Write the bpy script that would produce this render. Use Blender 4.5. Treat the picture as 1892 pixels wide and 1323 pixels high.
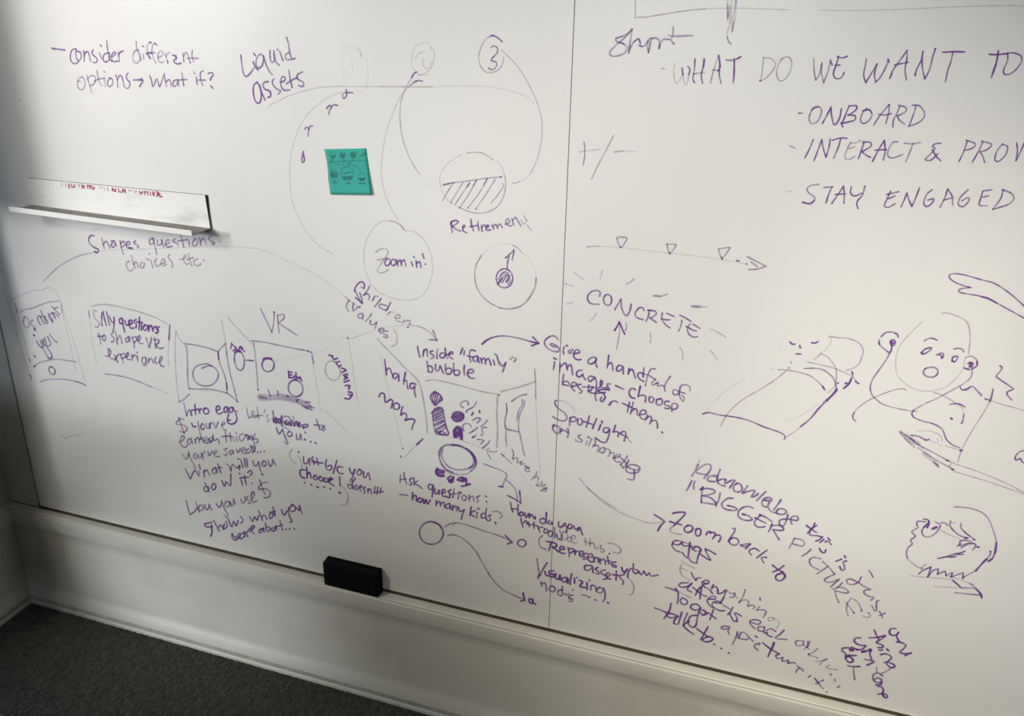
import bpy, bmesh, math, random
import numpy as np
from mathutils import Vector, Matrix
random.seed(7)
for o in list(bpy.data.objects): bpy.data.objects.remove(o)
scene = bpy.context.scene
C = scene.collection

# ---------------------------------------------------------------- camera (solved from the wall's vanishing points)
CX, CY = 946.0, 661.5
vv = np.array([870.0, 4619.0]); hv = np.array([-4420.0, -150.0])
a_ = vv - [CX, CY]; b_ = hv - [CX, CY]
F = float(np.sqrt(-(a_ @ b_)))
dn = np.array([*a_, F]); dn /= np.linalg.norm(dn)
lf = np.array([*b_, F]); lf -= dn * (lf @ dn); lf /= np.linalg.norm(lf)
AX, AZ = -lf, -dn
AY = np.cross(AZ, AX)
M = np.array([AX, AY, AZ])                 # world = M @ camera vector (x right, y down, z forward)
DIST = 1.285                               # camera to board plane, metres

def at(px, py, y=0.0):
    """point of the plane Y=y seen at photo pixel px,py; the board plane is Y=0, the camera sits at (0,-DIST,0)"""
    d = M @ np.array([(px - CX) / F, (py - CY) / F, 1.0])
    t = (DIST + y) / d[1]
    p = d * t
    return Vector((p[0], y, p[2]))

cam_data = bpy.data.cameras.new('camera')
cam = bpy.data.objects.new('camera', cam_data); C.objects.link(cam)
cam_data.sensor_width = 36; cam_data.lens = F / 1892 * 36
cam_data.clip_start = 0.02
r, u, b = M @ [1, 0, 0], M @ [0, -1, 0], M @ [0, 0, -1]
cam.matrix_world = Matrix(((r[0], u[0], b[0], 0), (r[1], u[1], b[1], -DIST), (r[2], u[2], b[2], 0), (0, 0, 0, 1)))
scene.camera = cam

# ---------------------------------------------------------------- world, lights, exposure
scene.view_settings.view_transform = 'Standard'
scene.view_settings.look = 'None'
scene.view_settings.gamma = 1
scene.view_settings.use_curve_mapping = False
scene.view_settings.exposure = 0.07
w = bpy.data.worlds.new('room_air'); scene.world = w; w.use_nodes = True
w.node_tree.nodes['Background'].inputs[0].default_value = (1.0, 0.97, 0.90, 1)
w.node_tree.nodes['Background'].inputs[1].default_value = 0.012

def area(name, loc, target, sx, sy, power, col, spread=180):
    l = bpy.data.lights.new(name, 'AREA'); l.shape = 'RECTANGLE'; l.size = sx; l.size_y = sy
    l.energy = power; l.color = col; l.spread = math.radians(spread)
    o = bpy.data.objects.new(name, l); C.objects.link(o); o.location = loc
    o.rotation_euler = (Vector(target) - Vector(loc)).to_track_quat('-Z', 'Y').to_euler()
    return o
def spot(name, loc, target, deg, power, col, rad=0.2):
    l = bpy.data.lights.new(name, 'SPOT'); l.energy = power; l.color = col; l.spot_size = math.radians(deg); l.spot_blend = 1.0; l.shadow_soft_size = rad
    o = bpy.data.objects.new(name, l); C.objects.link(o); o.location = loc
    o.rotation_euler = (Vector(target) - Vector(loc)).to_track_quat('-Z', 'Y').to_euler()
    return o
spot('fill_spot',(-.1,-2.3,1.1),(-.15,0,-.45),30, 182, (1.0, 0.94, 0.82))  # added spot without a fixture, fitted to the brightness of the boards
spot('left_daylight_fill',(-2.3,-2.0,-1.0),(-1.1,0,-1.22),16, 74, (0.959, 0.973, 1.0),.1)  # added narrow beam to brighten the left baseboard
area('left_daylight_fill',(-0.6,-4.5,0.3),(-0.6,0,-0.5),1.0,0.35, 24, (0.689, 0.829, 1.0))  # added panel behind the camera, throws the shade band across the lower boards
spot('left_daylight_fill',(-2.6,-2.4,-0.2),(-1.0,0,-1.2),26, 45.8, (0.863, 1.0, 0.929),.12)
spot('left_daylight_fill',(-2.6,-2.4,0.2),(-1.2,0,-0.4),30, 118, (0.989, 1.0, 1.0),.12)  # daylight from the left, split into beams of fitted strength
spot('left_daylight_fill',(-2.3,-2.3,1.1),(-0.95,0,-0.45),44, 84, (1.0, 0.96, 0.80))  # added fill spot, set far left so the pier shades the corner
spot('fill_spot',(-0.76,-2.3,1.1),(-0.95,0,-0.95),34, 7.0, (1.0, 1.0, 0.8))  # another added spot, slight lift low on the left board
spot('fill_spot',(0.36,-2.3,1.1),(0.45,0,-0.95),34, 205.9, (1.0, 0.925, 0.79))  # warm light on the right, stood in for by an added spot
spot('left_daylight_fill',(-2.7,-2.4,0.7),(-1.4,0,-0.8),28, 46, (0.955, 1.0, 0.988),.15)
spot('left_daylight_fill',(-2.7,-2.4,0.7),(-1.1,0,0.1),34, 165, (1.0, 0.90, 0.82),.3)
spot('left_daylight_fill',(-2.7,-2.4,0.7),(-0.4,0,0.1),34, 59.2, (0.70, 0.85, 1.0),.3)


# ---------------------------------------------------------------- helpers
def tag(o, label=None, cat=None, group=None, kind=None):
    if label: o['label'] = label
    if cat: o['category'] = cat
    if group: o['group'] = group
    if kind: o['kind'] = kind
    return o

def link(name, me, m, parent=None):
    o = bpy.data.objects.new(name, me); C.objects.link(o)
    if m: me.materials.append(m)
    if parent: o.parent = parent
    return o

def mesh(name, verts, faces, m, parent=None, smooth=False):
    me = bpy.data.meshes.new(name)
    me.from_pydata([tuple(v) for v in verts], [], faces); me.update()
    if smooth: me.polygons.foreach_set('use_smooth', [True] * len(me.polygons))
    return link(name, me, m, parent)

def box(name, lo, hi, m, parent=None, bevel=0.0, seg=2):
    bm = bmesh.new(); bmesh.ops.create_cube(bm, size=1)
    for v in bm.verts: v.co = Vector([(lo[i] + hi[i]) / 2 + v.co[i] * (hi[i] - lo[i]) for i in range(3)])
    if bevel: bmesh.ops.bevel(bm, geom=bm.edges[:], offset=bevel, segments=seg, profile=0.5, affect='EDGES')
    me = bpy.data.meshes.new(name); bm.to_mesh(me); bm.free()
    return link(name, me, m, parent)

def mat(name, col, rough=0.5, spec=0.5, bump=0.0, bscale=200.0, var=0.0, vscale=6.0, coat=0.0, dirt=None):
    m = bpy.data.materials.new(name); m.use_nodes = True
    nt = m.node_tree; N = nt.nodes; L = nt.links; p = N['Principled BSDF']
    p.inputs['Base Color'].default_value = (*col, 1); p.inputs['Roughness'].default_value = rough
    p.inputs['Specular IOR Level'].default_value = spec; p.inputs['Coat Weight'].default_value = coat
    p.inputs['Coat Roughness'].default_value = 0.25
    tc = N.new('ShaderNodeTexCoord')
    if var:
        n = N.new('ShaderNodeTexNoise'); n.inputs['Scale'].default_value = vscale; n.inputs['Detail'].default_value = 6
        L.new(tc.outputs['Object'], n.inputs['Vector'])
        mx = N.new('ShaderNodeMix'); mx.data_type = 'RGBA'
        mx.inputs[6].default_value = (*[c * (1 - var) for c in col], 1)
        mx.inputs[7].default_value = (*[min(1, c * (1 + var)) for c in col], 1)
        L.new(n.outputs['Fac'], mx.inputs[0]); L.new(mx.outputs[2], p.inputs['Base Color'])
    if bump:
        n = N.new('ShaderNodeTexNoise'); n.inputs['Scale'].default_value = bscale; n.inputs['Detail'].default_value = 4
        L.new(tc.outputs['Object'], n.inputs['Vector'])
        bp = N.new('ShaderNodeBump'); bp.inputs['Strength'].default_value = bump; bp.inputs['Distance'].default_value = 0.002
        L.new(n.outputs['Fac'], bp.inputs['Height']); L.new(bp.outputs['Normal'], p.inputs['Normal'])
    return m

# ---------------------------------------------------------------- materials
m_board = mat('whiteboard_enamel', (0.80, 0.795, 0.785), 0.38, 0.5, var=0.012, vscale=5, coat=0.15)
m_paint = mat('white_paint', (0.74, 0.725, 0.685), 0.42, 0.5, bump=0.05, bscale=90, var=0.04, vscale=14)
m_wall = mat('wall_paint', (0.50, 0.49, 0.45), 0.6, 0.3, bump=0.1, bscale=120)
m_grime_shade = mat('grime_and_shade_in_joint', (0.09, 0.075, 0.05), 0.8, 0.2, var=0.3, vscale=40)
m_tray = mat('white_enamelled_tray', (0.86, 0.86, 0.86), 0.35, 0.5, coat=0.2)
m_black = mat('black_magnet', (0.012, 0.012, 0.012), 0.6, 0.3)
m_foam = mat('black_eraser_foam', (0.006, 0.006, 0.008), 0.85, 0.15, bump=0.4, bscale=900)
m_felt = mat('black_eraser_felt', (0.009, 0.008, 0.010), 1.0, 0.05, bump=0.8, bscale=1500)
m_note = mat('green_paper', (0.055, 0.40, 0.335), 0.85, 0.15, bump=0.1, bscale=500, var=0.04, vscale=30)

def add_smudges(m, col, scale, lo, hi, amount, stretch=(1, 1, 1)):
    """wiped-off marker haze / dust, patchy over the surface's own colour"""
    N = m.node_tree.nodes; L = m.node_tree.links; p = N['Principled BSDF']
    tc = N.new('ShaderNodeTexCoord'); mp = N.new('ShaderNodeMapping'); mp.inputs['Scale'].default_value = stretch
    n = N.new('ShaderNodeTexNoise'); n.inputs['Scale'].default_value = scale; n.inputs['Detail'].default_value = 5
    L.new(tc.outputs['Object'], mp.inputs[0]); L.new(mp.outputs[0], n.inputs['Vector'])
    r = N.new('ShaderNodeMapRange'); r.inputs[1].default_value = lo; r.inputs[2].default_value = hi; r.inputs[4].default_value = amount
    L.new(n.outputs['Fac'], r.inputs[0])
    mx = N.new('ShaderNodeMix'); mx.data_type = 'RGBA'; mx.inputs[7].default_value = (*col, 1)
    src = p.inputs['Base Color']
    if src.is_linked:
        s = src.links[0].from_socket; L.remove(src.links[0]); L.new(s, mx.inputs[6])
    else: mx.inputs[6].default_value = src.default_value
    L.new(r.outputs[0], mx.inputs[0]); L.new(mx.outputs[2], src)
add_smudges(m_board, (0.66, 0.64, 0.66), 3.0, 0.5, 0.8, 0.30, (1, 1, 0.45))
add_smudges(m_tray, (0.42, 0.42, 0.43), 11.0, 0.52, 0.78, 0.60, (1, 1, 2.5))
m_lip = mat('white_enamelled_lip', (0.88, 0.88, 0.88), 0.35, 0.5, coat=0.2)
m_dust = mat('dusty_tray_floor', (0.30, 0.285, 0.27), 0.8, 0.2, var=0.25, vscale=60)
m_scuffed = mat('dusty_white_paint', (0.62, 0.60, 0.55), 0.5, 0.4, var=0.25, vscale=25)
add_smudges(m_scuffed, (0.36, 0.33, 0.27), 110.0, 0.35, 0.70, 0.55)
add_smudges(m_paint, (0.45, 0.42, 0.35), 7.0, 0.5, 0.8, 0.45, (0.6, 1, 1))

def ink_material(name, strong, weak):
    m = bpy.data.materials.new(name); m.use_nodes = True
    N = m.node_tree.nodes; L = m.node_tree.links; p = N['Principled BSDF']; out = N['Material Output']
    p.inputs['Roughness'].default_value = 0.45
    at_ = N.new('ShaderNodeAttribute'); at_.attribute_name = 'ink_cover'
    tn = N.new('ShaderNodeAttribute'); tn.attribute_name = 'ink_tone'
    mx = N.new('ShaderNodeMix'); mx.data_type = 'RGBA'
    mx.inputs[6].default_value = (*weak, 1); mx.inputs[7].default_value = (*strong, 1)
    L.new(tn.outputs['Fac'], mx.inputs[0]); L.new(mx.outputs[2], p.inputs['Base Color'])
    tc = N.new('ShaderNodeTexCoord'); n = N.new('ShaderNodeTexNoise'); n.inputs['Scale'].default_value = 260; n.inputs['Detail'].default_value = 3
    L.new(tc.outputs['Object'], n.inputs['Vector'])
    r = N.new('ShaderNodeMapRange'); r.inputs[1].default_value = 0.3; r.inputs[2].default_value = 0.7
    r.inputs[3].default_value = 0.72; r.inputs[4].default_value = 1.18
    L.new(n.outputs['Fac'], r.inputs[0])
    ml = N.new('ShaderNodeMath'); ml.operation = 'MULTIPLY'; ml.use_clamp = True
    L.new(at_.outputs['Fac'], ml.inputs[0]); L.new(r.outputs[0], ml.inputs[1])
    L.new(ml.outputs[0], p.inputs['Alpha'])
    return m
m_ink = ink_material('purple_marker_ink', (0.185, 0.048, 0.32), (0.29, 0.20, 0.32))
m_red = ink_material('red_marker_ink', (0.42, 0.02, 0.12), (0.30, 0.03, 0.12))
m_pencil = ink_material('dark_pen_on_note', (0.012, 0.085, 0.085), (0.02, 0.12, 0.11))

# ---------------------------------------------------------------- ink strokes: thin ribbons lying on the surface
def curve(P):
    """Catmull-Rom through P (pixel pairs); a doubled point is a sharp corner"""
    runs, cur = [], [P[0]]
    for q in P[1:]:
        if q == cur[-1]:
            if len(cur) > 1: runs.append(cur); cur = [q]
        else: cur.append(q)
    if len(cur) > 1 or not runs: runs.append(cur)
    out = []
    for R in runs:
        R = [np.array(p, float) for p in R]
        if len(R) == 1: out.append(R[0]); continue
        E = [2 * R[0] - R[1]] + R + [2 * R[-1] - R[-2]]
        for i in range(1, len(E) - 2):
            n = max(2, int(np.linalg.norm(E[i + 1] - E[i]) / 1.6))
            # clamp tangents so long neighbours do not overshoot short spans
            d = np.linalg.norm(E[i + 1] - E[i])
            t0 = (E[i + 1] - E[i - 1]) / 2; t1 = (E[i + 2] - E[i]) / 2
            for t in (t0, t1):
                k = np.linalg.norm(t)
                if k > 1.1 * d: t *= 1.1 * d / k
            for k in range(n):
                s = k / n; s2, s3 = s * s, s * s * s
                out.append((2*s3-3*s2+1)*E[i] + (s3-2*s2+s)*t0 + (-2*s3+3*s2)*E[i+1] + (s3-s2)*t1)
        out.append(R[-1])
    return out

class Ink:
    def __init__(s, surf): s.v, s.f, s.d, s.t, s.surf, s.k = [], [], [], [], surf, 0
    def stroke(s, P, w, dens):
        if len(P) == 1: P = [P[0], (P[0][0] + 0.5, P[0][1])]
        pts = curve(P)
        q = [s.surf(p[0], p[1], 0.0) for p in pts]
        c = pts[len(pts) // 2]
        e1 = s.surf(c[0] + 1, c[1], 0) - s.surf(c[0], c[1], 0); e2 = s.surf(c[0], c[1] + 1, 0) - s.surf(c[0], c[1], 0)
        sc = math.sqrt(e1.cross(e2).length)
        hw = w * sc * 0.5
        keep = [q[0]]
        for p in q[1:]:
            if (p - keep[-1]).length > hw * 0.35: keep.append(p)
        if len(keep) < 2: keep = [q[0], q[0] + Vector((hw * 0.6, 0, 0))]
        q = keep; n = len(q)
        tone = max(0.0, min(1.0, (dens - 0.10) / 0.38))
        ph, fr = random.random() * 6, 0.25 + random.random() * 0.3
        s.k += 1; lift = 0.00012 + (s.k % 60) * 0.000006
        base = len(s.v)
        # round caps: rows before the first and after the last point
        rows = []
        T = []
        for i in range(n):
            a, b2 = q[max(0, i - 1)], q[min(n - 1, i + 1)]
            t = b2 - a
            T.append(t.normalized() if t.length > 1e-9 else Vector((1, 0, 0)))
        for (off, k) in ((-0.95, 0.30), (-0.55, 0.82)): rows.append((q[0] + T[0] * off * hw, T[0], k, 0))
        for i in range(n): rows.append((q[i], T[i], 1.0, i))
        for (off, k) in ((0.55, 0.82), (0.95, 0.30)): rows.append((q[-1] + T[-1] * off * hw, T[-1], k, n))
        for j, (p, t, k, i) in enumerate(rows):
            nx = Vector((-t.z, 0, t.x))
            wob = 1 + 0.10 * math.sin(ph + i * fr)
            dd = dens * (1 + 0.16 * math.sin(ph * 1.7 + i * fr * 0.6))
            for (c_, g) in ((-1, 0.12), (-0.62, 1), (0.62, 1), (1, 0.12)):
                v = p + nx * (hw * 1.12 * c_ * k * wob); v = Vector((v.x, v.y - lift - j * 2e-8, v.z))
                s.v.append(v); s.d.append(min(1.0, dd * g)); s.t.append(tone)
        for j in range(len(rows) - 1):
            for c_ in range(3):
                a = base + j * 4 + c_
                s.f.append((a, a + 1, a + 5, a + 4))
    def build(s, name, m, parent, label=None):
        o = mesh(name, s.v, s.f, m, parent)
        for nm, data in (('ink_cover', s.d), ('ink_tone', s.t)):
            at_ = o.data.attributes.new(nm, 'FLOAT', 'POINT'); at_.data.foreach_set('value', data)
        if label: o['label'] = label
        return o

def clusters(strokes, gap):
    """group strokes whose pixel boxes lie closer than gap"""
    bb = [(min(p[0] for p in P), min(p[1] for p in P), max(p[0] for p in P), max(p[1] for p in P)) for P, w, d in strokes]
    par = list(range(len(bb)))
    def find(i):
        while par[i] != i: i = par[i]
        return i
    for i in range(len(bb)):
        for j in range(i):
            a, b = bb[i], bb[j]
            if max(a[0] - b[2], b[0] - a[2], a[1] - b[3], b[1] - a[3]) < gap: par[find(i)] = find(j)
    out = {}
    for i, s in enumerate(strokes): out.setdefault(find(i), []).append(s)
    return list(out.values())

def ellipse(cx, cy, rx, ry, ang, n=22):
    a = math.radians(ang)
    return [(cx + rx * math.cos(t) * math.cos(a) - ry * math.sin(t) * math.sin(a),
             cy + rx * math.cos(t) * math.sin(a) + ry * math.sin(t) * math.cos(a)) for t in [2 * math.pi * i / n - 1.2 for i in range(n + 2)]]

def parse(text, surf, gap=0):
    """'@x0 y0 [scale]' sets a photo tile, '#W/#D label' starts a part, 'width density x y x y/...' are strokes"""
    parts, ink, x0, y0, sc = [], None, 0, 0, 5.005
    for line in text.strip().splitlines():
        if line[0] == '@':
            v = line[1:].split(); x0, y0 = float(v[0]), float(v[1]); sc = float(v[2]) if len(v) > 2 else 5.005
        elif line[0] == '#':
            ink = []; parts.append((line[1], line[3:].strip(), ink))
        else:
            wv, dv, rest = line.split(' ', 2)
            for st in rest.split('/'):
                if st[0] == 'o':
                    e = [float(q) for q in st[1:].split()]
                    P = ellipse(*e)
                else:
                    e = [float(q) for q in st.split()]
                    P = list(zip(e[0::2], e[1::2]))
                ink.append(([(x0 + p[0] / sc, y0 + p[1] / sc) for p in P], float(wv) * WIDTH_K, min(1, DENS_K * float(dv) ** 1.3)))
    out = []
    for kind, label, st in parts:
        if not st: continue
        cl = clusters(st, gap) if gap else [st]
        for group in cl:
            ink = Ink(surf)
            for s in group: ink.stroke(*s)
            out.append((kind, label if len(cl) == 1 else 'part of the ' + label, ink))
    return out
WIDTH_K, DENS_K = 0.72, 1.06

TX, TY, TW, TD = -0.95, -1.42, 2.0, 1.16

# ---------------------------------------------------------------- the setting
XL = at(22, 928).x - 0.004                # the left corner of the room
ZB = at(900, 1133.5).z                      # bottom edge of the boards
XJ = at(75, 937).x                        # joint at the left end of the left board
XS = at(1014, 1157).x                     # seam between the two boards
GAP = 0.0066
ZL = ZB - GAP                             # top of the baseboard ledge
ZF = at(700, 1291, -0.020).z              # floor
TOP = 1.15
print('XL', XL, 'ZB', ZB, 'XJ', XJ, 'XS', XS, 'ZF', ZF)

tag(box('wall_back', (XL - 0.12, 0.0075, ZF - 0.05), (2.6, 0.12, TOP + 0.3), m_wall), kind='structure')
PIER = 0.30
tag(box('wall_left', (XL - 0.10, -PIER, ZF - 0.05), (XL, 0.006, TOP + 0.3), m_paint), kind='structure')
# unseen block added on the upper pier to shade the board's upper left edge
tag(box('wall_left_shade_block', (XL - 0.10, -0.52, -0.30), (XL, -PIER, TOP + 0.3), m_paint), kind='structure')
# narrow painted strip between the corner and the first board
tag(box('trim_1', (XL, 0.0008, ZL + 0.001), (XJ - 0.0058, 0.006, TOP), m_paint, bevel=0.0006), kind='structure')
tag(box('trim_2', (XL + 0.002, 0.0022, ZL - 0.002), (2.55, 0.0058, ZB + 0.004), m_grime_shade), kind='structure')  # grimy strip, its dark colour also stands for shade in the gap

PROF = [  # (stand-off from the wall, height) of the baseboard, ledge down to floor
    (0.000, ZL), (0.0165, ZL - 0.0005), (0.0180, ZL - 0.0018), (0.0180, ZL - 0.0045), (0.0165, ZL - 0.0052),
    (0.0165, ZL - 0.0066), (0.0195, ZL - 0.0085), (0.0200, ZL - 0.0120), (0.0200, ZL - 0.0360), (0.0192, ZL - 0.0385),
    (0.0165, ZL - 0.0400), (0.0158, ZL - 0.0430), (0.0140, ZL - 0.0480), (0.0122, ZL - 0.0540), (0.0112, ZL - 0.064),
    (0.0110, ZL - 0.100), (0.0110, ZF + 0.052), (0.0122, ZF + 0.047), (0.0155, ZF + 0.040), (0.0200, ZF + 0.030), (0.0225, ZF + 0.020),
    (0.0228, ZF + 0.012), (0.0220, ZF + 0.0095), (0.0205, ZF + 0.0085), (0.0225, ZF + 0.0075), (0.0242, ZF + 0.0050), (0.0245, ZF - 0.004)]
def skirting(name, back, i0, i1, m, parent=None):
    P = PROF[i0:i1 + 1]; V, Fc = [], []
    for (d, z) in P:
        if back: V += [(XL + d, -d, z), (2.55, -d, z)]
        else: V += [(XL + d, -d, z), (XL + d, -PIER, z)]
    for i in range(len(P) - 1):
        q = (2 * i, 2 * i + 2, 2 * i + 3, 2 * i + 1)
        Fc.append(q if back else q[::-1])
    o = mesh(name, V, Fc, m, parent, True)
    o.data.polygons.foreach_set('use_smooth', [True] * len(o.data.polygons))
    e = o.modifiers.new('sharp', 'EDGE_SPLIT'); e.split_angle = math.radians(28)
    return o
for nm, bk in (('baseboard_back', True), ('baseboard_left', False)):
    o = tag(skirting(nm, bk, 14, 20, m_paint), kind='structure')
    skirting('cap_moulding', bk, 0, 14, m_paint, o)
    skirting('dusty_foot', bk, 20, 23, m_scuffed, o)
    skirting('shoe_moulding', bk, 23, len(PROF) - 1, m_paint, o)

# carpet: ribbed loop pile near the wall as real relief, the plain continuation further out
m_carpet = bpy.data.materials.new('grey_ribbed_carpet'); m_carpet.use_nodes = True
N = m_carpet.node_tree.nodes; L = m_carpet.node_tree.links; p = N['Principled BSDF']
p.inputs['Roughness'].default_value = 0.95; p.inputs['Specular IOR Level'].default_value = 0.1
tc = N.new('ShaderNodeTexCoord'); mp = N.new('ShaderNodeMapping'); mp.inputs['Scale'].default_value = (420, 90, 60)
n1 = N.new('ShaderNodeTexNoise'); n1.inputs['Scale'].default_value = 1.0; n1.inputs['Detail'].default_value = 5
L.new(tc.outputs['Object'], mp.inputs[0]); L.new(mp.outputs[0], n1.inputs['Vector'])
rp = N.new('ShaderNodeValToRGB'); rp.color_ramp.elements[0].position = 0.36; rp.color_ramp.elements[1].position = 0.68
rp.color_ramp.elements[0].color = (0.062, 0.060, 0.054, 1); rp.color_ramp.elements[1].color = (0.140, 0.136, 0.124, 1)
L.new(n1.outputs['Fac'], rp.inputs[0]); L.new(rp.outputs[0], p.inputs['Base Color'])
bp = N.new('ShaderNodeBump'); bp.inputs['Strength'].default_value = 0.6; bp.inputs['Distance'].default_value = 0.002
L.new(n1.outputs['Fac'], bp.inputs['Height']); L.new(bp.outputs['Normal'], p.inputs['Normal'])
floor = tag(mesh('floor', [(XL - 2.5, 0.005, ZF - 0.003), (2.6, 0.005, ZF - 0.003), (2.6, -4, ZF - 0.003), (XL - 2.5, -4, ZF - 0.003)], [(3, 2, 1, 0)], m_carpet), kind='structure')
rng = np.random.default_rng(3)
x0, x1, y0, y1, st = XL, -0.35, -0.62, 0.0, 0.0022
nx, ny = int((x1 - x0) / st), int((y1 - y0) / st)
gx, gy = np.meshgrid(np.linspace(x0, x1, nx), np.linspace(y0, y1, ny), indexing='ij')
cell = rng.random((nx // 2 + 2, ny // 3 + 2))
h = 0.0010 * np.sin(gx / 0.0058 * 2 * np.pi) + 0.0009 * (cell[np.arange(nx)[:, None] // 2, np.arange(ny)[None, :] // 3] - 0.5) + 0.0003 * rng.standard_normal((nx, ny))
jx = gx + 0.0006 * rng.standard_normal((nx, ny)); jy = gy + 0.0006 * rng.standard_normal((nx, ny))
co = np.stack([np.clip(jx, x0, x1), np.clip(jy, y0, y1), ZF - 0.0012 + h], -1).reshape(-1, 3)
idx = np.arange(nx * ny).reshape(nx, ny)
quads = np.stack([idx[:-1, :-1], idx[1:, :-1], idx[1:, 1:], idx[:-1, 1:]], -1).reshape(-1, 4)
me = bpy.data.meshes.new('carpet_pile'); me.from_pydata(co.tolist(), [], quads.tolist()); me.update()
me.polygons.foreach_set('use_smooth', [True] * len(me.polygons))
pile = link('carpet_pile', me, m_carpet, floor); pile['kind'] = 'stuff'

# ---------------------------------------------------------------- the two whiteboards with everything written on them
left = tag(box('whiteboard', (XJ, 0.0, ZB), (XS - 0.0005, 0.006, TOP), m_board, bevel=0.0005),
           'glossy white board panel left of the seam, holding the marker tray and green note', 'whiteboard', 'whiteboard panels')
right = tag(box('whiteboard', (XS + 0.0005, 0.0, ZB), (1.9, 0.006, TOP), m_board, bevel=0.0005),
            'glossy white board panel right of the seam, with large capital letters and drawn faces', 'whiteboard', 'whiteboard panels')

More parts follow.
